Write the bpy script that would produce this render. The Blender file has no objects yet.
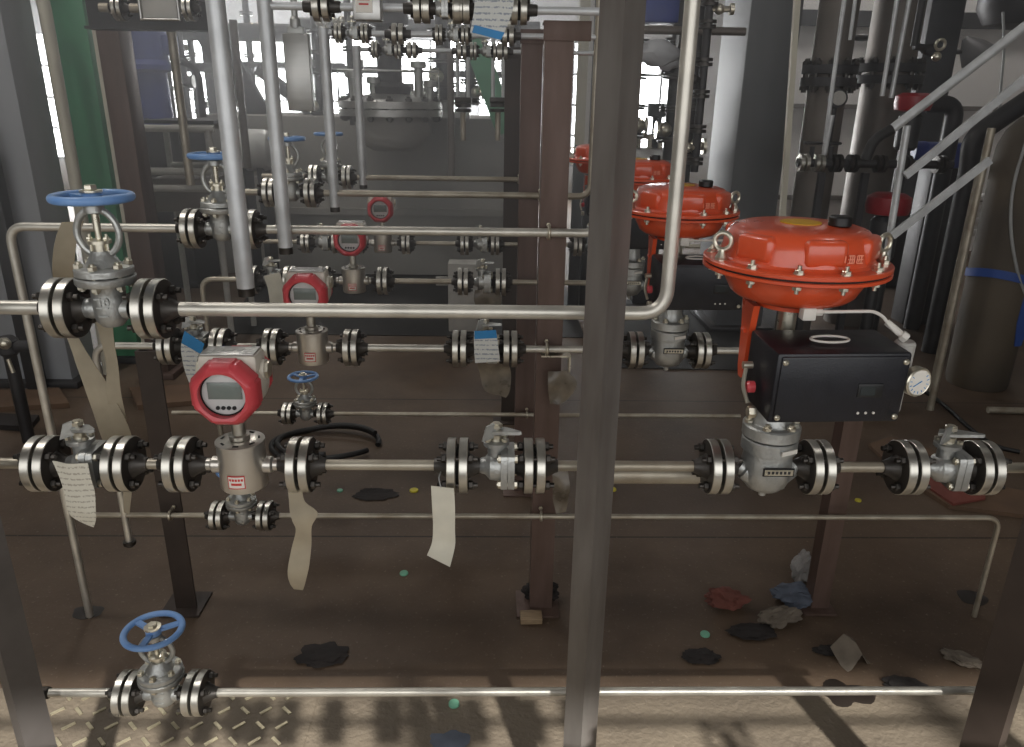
import bpy, bmesh, math, random
from mathutils import Vector, Matrix, Euler
from mathutils import noise as mnoise
random.seed(7)
SC = bpy.context.scene
COL = SC.collection
PI = math.pi
R = math.radians

# ------------------------------------------------------------------ camera
F = 761.0
CAMZ = 1.70
ROT = Matrix.Rotation(R(-1.4), 3, 'Z') @ Matrix.Rotation(R(70.0), 3, 'X') @ Matrix.Rotation(R(0.9), 3, 'Z')
cd = bpy.data.cameras.new('camera')
cd.sensor_fit = 'HORIZONTAL'; cd.sensor_width = 36.0; cd.lens = F / 1024.0 * 36.0
cd.clip_start = 0.02; cd.clip_end = 100
cam = bpy.data.objects.new('camera', cd); COL.objects.link(cam)
cam.matrix_world = Matrix.Translation((0, 0, CAMZ)) @ ROT.to_4x4()
SC.camera = cam

def ray(px, py):
    return ROT @ Vector(((px - 512.0) / F, -(py - 373.5) / F, -1.0))
def at(px, py, Y):
    d = ray(px, py); t = Y / d.y
    return Vector((d.x * t, Y, CAMZ + d.z * t))
def atz(px, py, z):
    d = ray(px, py); t = (z - CAMZ) / d.z
    return Vector((d.x * t, d.y * t, z))

# ------------------------------------------------------------------ materials
def lin(c):
    c = c / 255.0
    return c / 12.92 if c <= 0.04045 else ((c + 0.055) / 1.055) ** 2.4
def rgb(r, g, b): return (lin(r), lin(g), lin(b), 1.0)

MATS = {}
def mat(name, col, rough=0.5, metal=0.0, var=0.12, scale=9.0, col2=None, bump=0.0, bscale=60.0, rvar=0.1, spec=0.5, coat=0.0, stretch=None):
    m = bpy.data.materials.new(name); m.use_nodes = True
    nt = m.node_tree; N = nt.nodes; L = nt.links
    b = N['Principled BSDF']
    b.inputs['Metallic'].default_value = metal
    b.inputs['Specular IOR Level'].default_value = spec
    if coat: b.inputs['Coat Weight'].default_value = coat; b.inputs['Coat Roughness'].default_value = 0.12
    tc = N.new('ShaderNodeTexCoord'); mp = N.new('ShaderNodeMapping'); L.new(tc.outputs['Object'], mp.inputs['Vector'])
    if stretch: mp.inputs['Scale'].default_value = stretch
    nz = N.new('ShaderNodeTexNoise'); nz.inputs['Scale'].default_value = scale; nz.inputs['Detail'].default_value = 5
    L.new(mp.outputs['Vector'], nz.inputs['Vector'])
    cr = N.new('ShaderNodeValToRGB')
    c1 = rgb(*col)
    if col2: c2 = rgb(*col2)
    else: c2 = tuple(min(1, v * (1 + var)) for v in c1[:3]) + (1,)
    c0 = c1 if col2 else tuple(v * (1 - var) for v in c1[:3]) + (1,)
    cr.color_ramp.elements[0].position = 0.35; cr.color_ramp.elements[0].color = c0
    cr.color_ramp.elements[1].position = 0.68; cr.color_ramp.elements[1].color = c2
    L.new(nz.outputs['Fac'], cr.inputs['Fac']); L.new(cr.outputs['Color'], b.inputs['Base Color'])
    mr = N.new('ShaderNodeMapRange'); mr.inputs['To Min'].default_value = max(0.03, rough - rvar); mr.inputs['To Max'].default_value = min(1, rough + rvar)
    L.new(nz.outputs['Fac'], mr.inputs['Value']); L.new(mr.outputs['Result'], b.inputs['Roughness'])
    if bump:
        n2 = N.new('ShaderNodeTexNoise'); n2.inputs['Scale'].default_value = bscale; n2.inputs['Detail'].default_value = 4
        L.new(mp.outputs['Vector'], n2.inputs['Vector'])
        bp = N.new('ShaderNodeBump'); bp.inputs['Strength'].default_value = bump; bp.inputs['Distance'].default_value = 0.01
        L.new(n2.outputs['Fac'], bp.inputs['Height']); L.new(bp.outputs['Normal'], b.inputs['Normal'])
    MATS[name] = m
    return m
def emis(name, col, s):
    m = bpy.data.materials.new(name); m.use_nodes = True
    N = m.node_tree.nodes; N.clear()
    e = N.new('ShaderNodeEmission'); o = N.new('ShaderNodeOutputMaterial')
    e.inputs['Color'].default_value = rgb(*col); e.inputs['Strength'].default_value = s
    m.node_tree.links.new(e.outputs[0], o.inputs[0]); MATS[name] = m
    return m

mat('pipe_steel', (200, 195, 184), 0.42, 0.7, 0.15, 14)
mat('pipe_worn', (180, 172, 156), 0.46, 0.6, 0.2, 10, col2=(146, 135, 118))
mat('vertical_steel', (205, 206, 206), 0.46, 0.4, 0.15, 12)
mat('flange_steel', (200, 196, 186), 0.33, 0.95, 0.12, 22)
mat('cast_steel', (178, 178, 174), 0.4, 0.72, 0.15, 26, bump=0.15, bscale=160)
mat('bolt_dark', (70, 66, 62), 0.4, 0.8, 0.3, 40)
mat('flange_face', (74, 70, 66), 0.45, 0.6, 0.3, 18)
mat('tread_steel', (176, 166, 140), 0.35, 0.6, 0.2, 20)
mat('gasket', (30, 28, 26), 0.8)
mat('zinc', (215, 208, 190), 0.3, 0.9, 0.1, 40)
mat('wheel_blue', (104, 146, 202), 0.45, 0.0, 0.2, 20, col2=(126, 162, 210), coat=0.15)
mat('actuator_orange', (212, 82, 46), 0.3, 0.0, 0.08, 8, coat=0.5)
mat('orange_print', (240, 150, 120), 0.4)
mat('decal_yellow', (196, 150, 30), 0.5)
mat('positioner_black', (24, 24, 30), 0.38, 0.0, 0.15, 30, bump=0.1, bscale=400)
mat('black_plastic', (24, 24, 24), 0.45)
mat('lcd_dark', (52, 56, 56), 0.2)
mat('lcd_gray', (118, 126, 120), 0.25)
mat('face_white', (205, 203, 200), 0.4)
mat('cap_red', (204, 72, 78), 0.4, 0.0, 0.08, 12, coat=0.15)
mat('red_dull', (140, 22, 30), 0.4)
mat('housing_white', (208, 200, 186), 0.4, 0.0, 0.06, 10)
mat('grey_plastic', (176, 172, 165), 0.5)
mat('label_white', (220, 214, 204), 0.6)
mat('label_red', (190, 60, 55), 0.6)
mat('label_blue', (38, 128, 186), 0.5)
mat('paper', (205, 199, 182), 0.85, 0, 0.1, 14)
mat('tape_beige', (164, 152, 130), 0.8, 0, 0.15, 10)
mat('clear_film', (112, 102, 88), 0.3, 0, 0.35, 18)
mat('post_mid', (88, 83, 80), 0.5, 0.3, 0.25, 5)
mat('post_grey', (122, 117, 112), 0.45, 0.35, 0.22, 5, col2=(96, 89, 84), stretch=(3, 3, 0.6))
mat('post_brown', (104, 84, 76), 0.55, 0.25, 0.25, 5, col2=(84, 66, 56), stretch=(3, 3, 0.6))
mat('post_dark', (62, 52, 46), 0.55, 0.25, 0.25, 5)
mat('column_grey', (160, 162, 165), 0.6, 0.0, 0.12, 2, stretch=(2, 2, 0.4))
mat('column_concrete', (96, 96, 97), 0.6, 0.0, 0.15, 2, stretch=(2, 2, 0.4))
mat('floor_dust', (108, 97, 82), 0.7, 0, 0.3, 3, col2=(88, 78, 66), bump=0.5, bscale=55)
mat('column_green', (74, 146, 104), 0.5, 0, 0.15, 3)
mat('cream', (190, 184, 166), 0.5, 0, 0.1, 4)
mat('dark_steel', (58, 56, 56), 0.5, 0.4, 0.25, 6)
mat('tower_steel', (108, 100, 93), 0.5, 0.4, 0.2, 3)
mat('meter_steel', (200, 194, 184), 0.3, 0.75, 0.12, 6)
mat('stainless_sheet', (176, 174, 170), 0.36, 0.9, 0.1, 3, stretch=(0.3, 8, 8))
mat('plinth', (168, 164, 157), 0.85, 0, 0.1, 1.2)
mat('wall_paint', (158, 155, 150), 0.85, 0, 0.06, 1.0)
mat('wall_white', (214, 210, 206), 0.8, 0, 0.05, 0.8)
mat('ceiling_paint', (120, 118, 116), 0.9)
mat('white_tank', (225, 224, 220), 0.4)
mat('motor_blue', (50, 66, 140), 0.45)
mat('tarp_brown', (84, 73, 58), 0.75, 0, 0.2, 2.2, col2=(60, 52, 43), bump=0.4, bscale=7)
mat('strap_blue', (36, 70, 140), 0.6)
mat('cable_grey', (150, 150, 148), 0.5)
mat('rubber', (26, 24, 23), 0.6)
mat('rag_red', (112, 66, 56), 0.9, 0, 0.2, 14)
mat('rag_grey', (112, 102, 90), 0.9, 0, 0.25, 14)
mat('rag_white', (150, 146, 142), 0.85, 0, 0.15, 14)
mat('rag_blue', (86, 92, 104), 0.85, 0, 0.25, 14)
mat('rag_dark', (40, 35, 33), 0.9, 0, 0.25, 14)
mat('cardboard', (98, 76, 58), 0.85, 0, 0.15, 6)
mat('board_red', (118, 62, 52), 0.8, 0, 0.15, 6)
mat('chip_green', (120, 180, 150), 0.6)
mat('chip_yellow', (200, 186, 60), 0.6)
mat('oil', (36, 29, 24), 0.45)
mat('bag_grey', (176, 176, 178), 0.6, 0, 0.1, 8)
mat('wood', (150, 128, 100), 0.8, 0, 0.2, 20, stretch=(1, 8, 8))
emis('sky_pane', (250, 252, 255), 14.0)
emis('rear_pane', (255, 250, 240), 3.0)
emis('lamp_glow', (255, 247, 232), 10.0)

# floor: worn brown steel plates with dark joints
def floor_mat():
    m = bpy.data.materials.new('floor_plate_steel'); m.use_nodes = True
    nt = m.node_tree; N = nt.nodes; L = nt.links; b = N['Principled BSDF']
    tc = N.new('ShaderNodeTexCoord')
    mp = N.new('ShaderNodeMapping'); mp.inputs['Location'].default_value = (20, 0.292, 0)
    L.new(tc.outputs['Object'], mp.inputs['Vector'])
    br = N.new('ShaderNodeTexBrick'); br.inputs['Scale'].default_value = 1.0
    br.inputs['Brick Width'].default_value = 40.0; br.inputs['Row Height'].default_value = 1.5
    br.inputs['Mortar Size'].default_value = 0.006; br.inputs['Mortar Smooth'].default_value = 0.3
    br.offset = 0.33
    for k, c in (('Color1', (92, 76, 62)), ('Color2', (89, 74, 61)), ('Mortar', (48, 40, 33))):
        br.inputs[k].default_value = rgb(*c)
    L.new(mp.outputs['Vector'], br.inputs['Vector'])
    n1 = N.new('ShaderNodeTexNoise'); n1.inputs['Scale'].default_value = 1.6; n1.inputs['Detail'].default_value = 8; n1.inputs['Roughness'].default_value = 0.65
    L.new(tc.outputs['Object'], n1.inputs['Vector'])
    r1 = N.new('ShaderNodeValToRGB'); r1.color_ramp.elements[0].position = 0.3; r1.color_ramp.elements[0].color = (0.6, 0.58, 0.56, 1)
    r1.color_ramp.elements[1].position = 0.7; r1.color_ramp.elements[1].color = (1.2, 1.2, 1.18, 1)
    L.new(n1.outputs['Fac'], r1.inputs['Fac'])
    mx = N.new('ShaderNodeMix'); mx.data_type = 'RGBA'; mx.blend_type = 'MULTIPLY'; mx.inputs['Factor'].default_value = 1
    L.new(br.outputs['Color'], mx.inputs['A']); L.new(r1.outputs['Color'], mx.inputs['B'])
    n2 = N.new('ShaderNodeTexNoise'); n2.inputs['Scale'].default_value = 70; n2.inputs['Detail'].default_value = 3
    L.new(tc.outputs['Object'], n2.inputs['Vector'])
    r2 = N.new('ShaderNodeValToRGB'); r2.color_ramp.elements[0].position = 0.62; r2.color_ramp.elements[0].color = (0, 0, 0, 1)
    r2.color_ramp.elements[1].position = 0.78; r2.color_ramp.elements[1].color = (1, 1, 1, 1)
    L.new(n2.outputs['Fac'], r2.inputs['Fac'])
    m2 = N.new('ShaderNodeMix'); m2.data_type = 'RGBA'; m2.inputs['B'].default_value = rgb(150, 138, 122)
    mm = N.new('ShaderNodeMath'); mm.operation = 'MULTIPLY'; mm.inputs[1].default_value = 0.35
    L.new(r2.outputs['Color'], mm.inputs[0]); L.new(mm.outputs[0], m2.inputs['Factor'])
    L.new(mx.outputs['Result'], m2.inputs['A'])
    L.new(m2.outputs['Result'], b.inputs['Base Color'])
    b.inputs['Roughness'].default_value = 0.62; b.inputs['Specular IOR Level'].default_value = 0.35
    bp = N.new('ShaderNodeBump'); bp.inputs['Strength'].default_value = 0.25; bp.inputs['Distance'].default_value = 0.004
    L.new(n2.outputs['Fac'], bp.inputs['Height']); L.new(bp.outputs['Normal'], b.inputs['Normal'])
    MATS['floor'] = m
floor_mat()

# printed card: faint lines of print
def print_mat(name, base, ink, sc):
    m = bpy.data.materials.new(name); m.use_nodes = True
    nt = m.node_tree; N = nt.nodes; L = nt.links; b = N['Principled BSDF']
    tc = N.new('ShaderNodeTexCoord')
    w = N.new('ShaderNodeTexWave'); w.bands_direction = 'Z'; w.inputs['Scale'].default_value = sc; w.inputs['Distortion'].default_value = 0.6
    n = N.new('ShaderNodeTexNoise'); n.inputs['Scale'].default_value = sc * 9
    L.new(tc.outputs['Object'], w.inputs['Vector']); L.new(tc.outputs['Object'], n.inputs['Vector'])
    mu = N.new('ShaderNodeMath'); mu.operation = 'MULTIPLY'; L.new(w.outputs['Fac'], mu.inputs[0]); L.new(n.outputs['Fac'], mu.inputs[1])
    cr = N.new('ShaderNodeValToRGB'); cr.color_ramp.elements[0].position = 0.38; cr.color_ramp.elements[0].color = rgb(*base)
    cr.color_ramp.elements[1].position = 0.5; cr.color_ramp.elements[1].color = rgb(*ink)
    L.new(mu.outputs[0], cr.inputs['Fac']); L.new(cr.outputs['Color'], b.inputs['Base Color']); b.inputs['Roughness'].default_value = 0.7
    MATS[name] = m
print_mat('card_print', (214, 214, 208), (150, 156, 165), 22)
print_mat('paper_print', (208, 202, 186), (168, 160, 145), 26)

# ------------------------------------------------------------------ mesh builder
class MB:
    def __init__(s): s.bm = bmesh.new()
    def _frame(s, ax):
        ax = Vector(ax).normalized()
        u = ax.cross(Vector((0, 0, 1)))
        if u.length < 1e-4: u = Vector((1, 0, 0))
        u.normalize(); return ax, u, ax.cross(u)
    def rings(s, rings, closed=False, cap=True):
        bm = s.bm; vr = [[bm.verts.new(p) for p in r] for r in rings]
        m = len(vr); n = len(vr[0])
        for i in range(m if closed else m - 1):
            a, b = vr[i], vr[(i + 1) % m]
            for k in range(n):
                k2 = (k + 1) % n
                bm.faces.new((a[k], a[k2], b[k2], b[k]))
        if cap and not closed:
            bm.faces.new(list(reversed(vr[0]))); bm.faces.new(vr[-1])
        return s
    def lathe(s, prof, o=(0, 0, 0), ax=(0, 0, 1), n=28):
        ax, u, v = s._frame(ax); o = Vector(o); rr = []
        for r, t in prof:
            r = max(r, 1e-4)
            rr.append([o + ax * t + (u * math.cos(2 * PI * k / n) + v * math.sin(2 * PI * k / n)) * r for k in range(n)])
        return s.rings(rr)
    def cyl(s, p0, p1, r0, r1=None, n=18):
        p0, p1 = Vector(p0), Vector(p1); d = p1 - p0
        return s.lathe([(r0, 0), (r0 if r1 is None else r1, d.length)], p0, d, n)
    def box(s, c, sz, rot=None, bev=0.0, seg=2):
        t = bmesh.new()
        bmesh.ops.create_cube(t, size=1.0)
        bmesh.ops.scale(t, vec=sz, verts=t.verts)
        if bev: bmesh.ops.bevel(t, geom=t.edges[:], offset=bev, segments=seg, affect='EDGES', profile=0.5)
        M = Matrix.Translation(c) @ (rot.to_4x4() if rot is not None else Matrix())
        t.transform(M); s.add(t); return s
    def add(s, t):
        me = bpy.data.meshes.new('tmp'); t.to_mesh(me); t.free(); s.bm.from_mesh(me); bpy.data.meshes.remove(me)
    def beam(s, p0, p1, w, h, up=(0, 0, 1)):
        p0, p1 = Vector(p0), Vector(p1); d = (p1 - p0); L = d.length; d.normalize()
        u = Vector(up).cross(d)
        if u.length < 1e-4: u = Vector((1, 0, 0)).cross(d)
        u.normalize(); v = d.cross(u)
        q = [(-w / 2, -h / 2), (w / 2, -h / 2), (w / 2, h / 2), (-w / 2, h / 2)]
        return s.rings([[p + u * a + v * b for a, b in q] for p in (p0, p1)])
    def tube(s, pts, r, n=12, closed=False):
        pts = [Vector(p) for p in pts]; m = len(pts); rr = []
        prev = None
        for i, p in enumerate(pts):
            a = pts[i - 1] if (i > 0 or closed) else p
            b = pts[(i + 1) % m] if (i < m - 1 or closed) else p
            t = (b - a).normalized()
            if prev is None: _, u, v = s._frame(t)
            else:
                u = prev - t * prev.dot(t); u.normalize(); v = t.cross(u)
            prev = u
            rad = r[i] if isinstance(r, (list, tuple)) else r
            rr.append([p + (u * math.cos(2 * PI * k / n) + v * math.sin(2 * PI * k / n)) * rad for k in range(n)])
        return s.rings(rr, closed)
    def torus(s, c, Rr, r, ax=(0, 0, 1), n=32, m=10, sx=1.0, sy=1.0):
        ax, u, v = s._frame(ax); c = Vector(c)
        return s.tube([c + u * (Rr * sx * math.cos(2 * PI * k / n)) + v * (Rr * sy * math.sin(2 * PI * k / n)) for k in range(n)], r, m, True)
    def prism(s, out, t0, t1, M=None):
        M = M or Matrix()
        return s.rings([[M @ Vector((x, y, t)) for x, y in out] for t in (t0, t1)])
    def hexa(s, c, ax, r, h): return s.lathe([(r * 0.9, 0), (r, h * 0.12), (r, h * 0.88), (r * 0.9, h)], c, ax, 6)
    def ball(s, c, r, sc=(1, 1, 1), sub=2, jit=0.0, seed=0, rot=None):
        t = bmesh.new(); bmesh.ops.create_icosphere(t, subdivisions=sub, radius=1.0)
        for v in t.verts:
            k = 1.0
            if jit:
                k += jit * mnoise.noise(v.co * 1.7 + Vector((seed * 7.1, seed * 3.3, seed))) + jit * 0.6 * mnoise.noise(v.co * 4.3 + Vector((seed, seed * 5.1, 2)))
            v.co = Vector((v.co.x * sc[0], v.co.y * sc[1], v.co.z * sc[2])) * (r * k)
        t.transform(Matrix.Translation(c) @ (rot.to_4x4() if rot is not None else Matrix())); s.add(t); return s
    def ribbon(s, pts, widths, sides, th=0.002):
        pts = [Vector(p) for p in pts]; rr = []
        for i, p in enumerate(pts):
            a = pts[max(0, i - 1)]; b = pts[min(len(pts) - 1, i + 1)]
            t = (b - a).normalized(); sd = Vector(sides[i] if isinstance(sides, list) else sides)
            sd = (sd - t * sd.dot(t)).normalized(); nn = t.cross(sd)
            w = widths[i] if isinstance(widths, (list, tuple)) else widths
            rr.append([p - sd * w / 2 - nn * th / 2, p + sd * w / 2 - nn * th / 2, p + sd * w / 2 + nn * th / 2, p - sd * w / 2 + nn * th / 2])
        return s.rings(rr)
    def mesh(s, name, material, ang=35):
        bm = s.bm
        bmesh.ops.recalc_face_normals(bm, faces=bm.faces[:])
        me = bpy.data.meshes.new(name); bm.to_mesh(me); bm.free()
        me.polygons.foreach_set('use_smooth', [True] * len(me.polygons))
        me.set_sharp_from_angle(angle=R(ang))
        me.materials.append(MATS[material]); return me
    def build(s, name, material, parent=None, loc=None, rot=None, ang=35):
        return obj(name, s.mesh(name, material, ang), parent, loc, rot)

def obj(name, me, parent=None, loc=None, rot=None):
    o = bpy.data.objects.new(name, me); COL.objects.link(o)
    if parent is not None: o.parent = parent
    if loc is not None: o.location = loc
    if rot is not None: o.rotation_euler = rot
    return o
def tag(o, label=None, cat=None, group=None, kind=None):
    if label: o['label'] = label
    if cat: o['category'] = cat
    if group: o['group'] = group
    if kind: o['kind'] = kind
    return o
def thing(name, label, cat, loc=(0, 0, 0), rotz=0.0, group=None):
    o = bpy.data.objects.new(name, None); COL.objects.link(o)
    o.location = loc; o.rotation_euler = (0, 0, rotz); o.empty_display_size = 0.05
    return tag(o, label, cat, group)
def copy_tree(o, parent=None):
    c = o.copy(); COL.objects.link(c)
    if parent is not None: c.parent = parent
    for ch in list(o.children): copy_tree(ch, c)
    return c
def arc_path(pts, rad, n=8):
    pts = [Vector(p) for p in pts]; out = [pts[0]]
    for i in range(1, len(pts) - 1):
        a, b, c = pts[i - 1], pts[i], pts[i + 1]
        u = (a - b); v = (c - b); r = min(rad, u.length * 0.49, v.length * 0.49)
        u.normalize(); v.normalize()
        for k in range(n + 1):
            t = k / n
            out.append((b + u * r) * (1 - t) ** 2 + b * 2 * t * (1 - t) + (b + v * r) * t * t)
    out.append(pts[-1]); return out
def spline(pts, n=8):
    pts = [Vector(p) for p in pts]; P = [pts[0]] + pts + [pts[-1]]; out = []
    for i in range(1, len(P) - 2):
        p0, p1, p2, p3 = P[i - 1:i + 3]
        for k in range(n):
            t = k / n
            out.append(0.5 * ((2 * p1) + (p2 - p0) * t + (2 * p0 - 5 * p1 + 4 * p2 - p3) * t * t + (3 * p1 - p0 - 3 * p2 + p3) * t ** 3))
    out.append(pts[-1]); return out
def struct(name, mb, m):
    return tag(mb.build(name, m), kind='structure')
# ------------------------------------------------------------------ components (pipe axis = local X, up = local Z)
CACHE = {}
def cached(key, fn):
    if key not in CACHE: CACHE[key] = fn()
    return CACHE[key]

def flange_mesh(r):
    k = r / 0.056
    me = MB().lathe([(0.0135, 0.0035), (r * .62, 0.0035), (r - .001, 0.0035), (r, 0.0046), (r, 0.0195), (r - .0012, 0.0208), (0.027 * k, 0.0212), (0.024 * k, 0.024), (0.0145, 0.043), (0.0135, 0.048), (0.0118, 0.048)], (0, 0, 0), (1, 0, 0), 44).mesh('flange', 'flange_steel')
    me.materials.append(MATS['flange_face'])          # the back of the flange is dull and dark
    for f in me.polygons:
        if f.center.x > .0206: f.material_index = 1
    return me
def gasket_mesh(r):
    return MB().lathe([(r * .66, -0.0034), (r * .66, 0.0034)], (0, 0, 0), (1, 0, 0), 32).mesh('gasket', 'gasket')
def stud_mesh(r):
    k = max(0.62, r / 0.056)
    b = MB().cyl((-0.040 * k, 0, 0), (0.040 * k, 0, 0), 0.0052 * k, n=10)
    b.lathe([(0.0075 * k, 0), (0.0092 * k, .0015), (0.0092 * k, .009 * k), (0.0075 * k, .0105 * k)], (0.0212, 0, 0), (1, 0, 0), 6)
    b.lathe([(0.0075 * k, 0), (0.0092 * k, .0015), (0.0092 * k, .009 * k), (0.0075 * k, .0105 * k)], (-0.0212, 0, 0), (-1, 0, 0), 6)
    return b.mesh('stud_bolt', 'bolt_dark')
FL = 0.048
def flange_pair(root, x, side, r=0.056):
    """a bolted pair centred at x; side = +1 when the valve lies towards -x"""
    fm = cached(('fl', r), lambda: flange_mesh(r))
    a = obj('flange', fm, root, (x, 0, 0), (0, 0, 0 if side < 0 else PI))
    m = obj('mating_flange', fm, root, (x, 0, 0), (0, 0, PI if side < 0 else 0))
    obj('gasket', cached(('ga', r), lambda: gasket_mesh(r)), root, (x, 0, 0))
    sm = cached(('st', r), lambda: stud_mesh(r))
    for q in range(4):
        an = PI / 4 + q * PI / 2; y, z = math.cos(an) * r * .73, math.sin(an) * r * .73
        obj('stud_bolt', sm, a, (0, y, z) if side < 0 else (0, -y, z))

# ---- gate valve
GL = 0.080
def gate_valve(wheel='wheel_blue', r=0.056):
    t = thing('gate_valve', 'gate valve', 'valve')
    b = MB()
    b.lathe([(0.004, -.034), (0.018, -.032), (0.027, -.022), (0.0295, -.008), (0.030, .02), (0.0285, .038), (0.033, .046), (0.05, .048), (0.052, .051), (0.052, .061), (0.05, .063)], n=36)
    b.lathe([(0.0135, -.0365), (0.015, -.03), (0.019, 0), (0.019, .073), (0.015, .069), (0.0135, .0735)], (-.0365, 0, 0), (1, 0, 0), 24)
    for q in range(3): b.box((0, -.0295, .004 - .016 * q + .02), (.026 - .004 * q, .003, .0022))
    b.build('body', 'cast_steel', t)
    b = MB().lathe([(0.048, .0645), (0.05, .0655), (0.05, .076), (0.047, .079), (0.032, .081), (0.026, .09), (0.02, .1), (0.017, .108)], n=36)
    b.build('bonnet', 'cast_steel', t)
    nb = MB()
    bo = cached('gvbolt', lambda: MB().cyl((0, 0, -.042), (0, 0, .012), .0048, n=8).hexa((0, 0, 0), (0, 0, 1), .0085, .008).hexa((0, 0, -.031), (0, 0, -1), .0085, .008).mesh('bonnet_bolt', 'zinc'))
    for q in range(6):
        an = q * PI / 3 + PI / 6
        obj('bonnet_bolt', bo, t, (math.cos(an) * .0405, math.sin(an) * .0405, .079))
    # yoke: two arms bowed outwards in the plane of the pipe
    b = MB()
    for s in (-1, 1):
        pts = [(s * .012, 0, .1), (s * .026, 0, .110), (s * .035, 0, .126), (s * .037, 0, .142), (s * .032, 0, .160), (s * .021, 0, .174), (s * .01, 0, .180)]
        b.tube(spline(pts, 5), .0062, 10)
    b.lathe([(0.012, .174), (0.017, .176), (0.017, .188), (0.013, .191)], n=24)
    b.build('yoke', 'cast_steel', t)
    b = MB().lathe([(0.011, .104), (0.013, .106), (0.013, .120), (0.02, .121), (0.02, .127), (0.009, .129)], n=20)
    for s in (-1, 1): b.cyl((s * .015, -.004, .106), (s * .015, -.004, .138), .003, n=8); b.hexa((s * .015, -.004, .127), (0, 0, 1), .0056, .006)
    b.build('gland', 'zinc', t)
    b = MB().cyl((0, 0, .125), (0, 0, .218), .0056, n=12); b.lathe([(0.0064, .145), (0.0064, .174)], n=12)
    b.build('stem', 'zinc', t)
    w = MB()
    w.torus((0, 0, .202), .0625, .0078, n=48, m=12)
    w.lathe([(0.012, .190), (0.017, .192), (0.017, .208), (0.014, .211)], n=20)
    for q in range(3):
        an = q * 2 * PI / 3 + .5
        w.beam((math.cos(an) * .014, math.sin(an) * .014, .200), (math.cos(an) * .060, math.sin(an) * .060, .202), .014, .007)
    hw = w.build('handwheel', wheel, t)
    MB().lathe([(0.019, .211), (0.019, .2145), (0.011, .2155)], n=20).hexa((0, 0, .2155), (0, 0, 1), .011, .008).build('hub_nut', 'zinc', hw)
    for s in (-1, 1): flange_pair(t, s * GL, s, r)
    return t

# ---- ball valve with its lever cut to a stub
BL = 0.0765
def ball_valve(r=0.056, stub=1):
    t = thing('ball_valve', 'ball valve', 'valve')
    b = MB()
    b.lathe([(0.0135, -.034), (0.016, -.03), (0.018, -.022), (0.029, -.012), (0.031, .002), (0.031, .026), (0.028, .033)], (0, 0, 0), (1, 0, 0), 32)
    b.box((.016, 0, 0), (.011, .078, .078), bev=.012)
    b.lathe([(0.017, .02), (0.0165, .046), (0.026, .048), (0.026, .056), (0.019, .058)], n=24)
    b.lathe([(0.0135, .052 - .086), (0.0135, .056 - .081)], (0, 0, 0), (1, 0, 0), 20)
    b.build('body', 'cast_steel', t)
    b = MB().box((.030, 0, 0), (.011, .078, .078), bev=.012)
    b.lathe([(0.029, .0355), (0.023, .042), (0.015, .05), (0.0125, .033 + .0)], (0, 0, 0), (1, 0, 0), 24) if False else b.lathe([(0.028, .0355), (0.022, .038), (0.0135, .0385)], (0, 0, 0), (1, 0, 0), 24)
    b.build('end_cap', 'cast_steel', t)
    bo = cached('bvbolt', lambda: MB().cyl((-.034, 0, 0), (.012, 0, 0), .0046, n=8).hexa((.0, 0, 0), (1, 0, 0), .008, .007).hexa((-.0255, 0, 0), (-1, 0, 0), .008, .007).mesh('cap_bolt', 'zinc'))
    for q in range(4):
        obj('cap_bolt', bo, t, (.036, (-.028, .028, .028, -.028)[q], (-.028, -.028, .028, .028)[q]))
    b = MB().lathe([(0.012, .058), (0.012, .07), (0.008, .072), (0.008, .094)], n=16)
    b.hexa((0, 0, .084), (0, 0, 1), .0125, .008)
    for s in (-1, 1): b.hexa((s * .017, -.012, .058), (0, 0, 1), .006, .006); b.hexa((s * .017, .012, .058), (0, 0, 1), .006, .006)
    b.build('stem', 'zinc', t)
    s = stub
    b = MB()
    b.prism([(-.02, -.013), (.012, -.016), (.056, -.004), (.06, 0), (.056, .004), (.012, .016), (-.02, .013)], -.003, .003, Matrix.Translation((0, 0, .077)) @ Matrix.Rotation(-.6 if s > 0 else 3.6, 4, 'Z') @ Matrix.Rotation(-.16, 4, 'Y'))
    b.prism([(-.018, 0), (-.008, .03), (.008, .034), (.016, .006)], -.0025, .0025, Matrix.Translation((-.012, -.012, .062)) @ Matrix.Rotation(PI / 2, 4, 'X') @ Matrix.Rotation(.5, 4, 'Y'))
    b.build('lever', 'cast_steel', t)
    for q in (-1, 1): flange_pair(t, q * BL, q, r)
    return t

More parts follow.
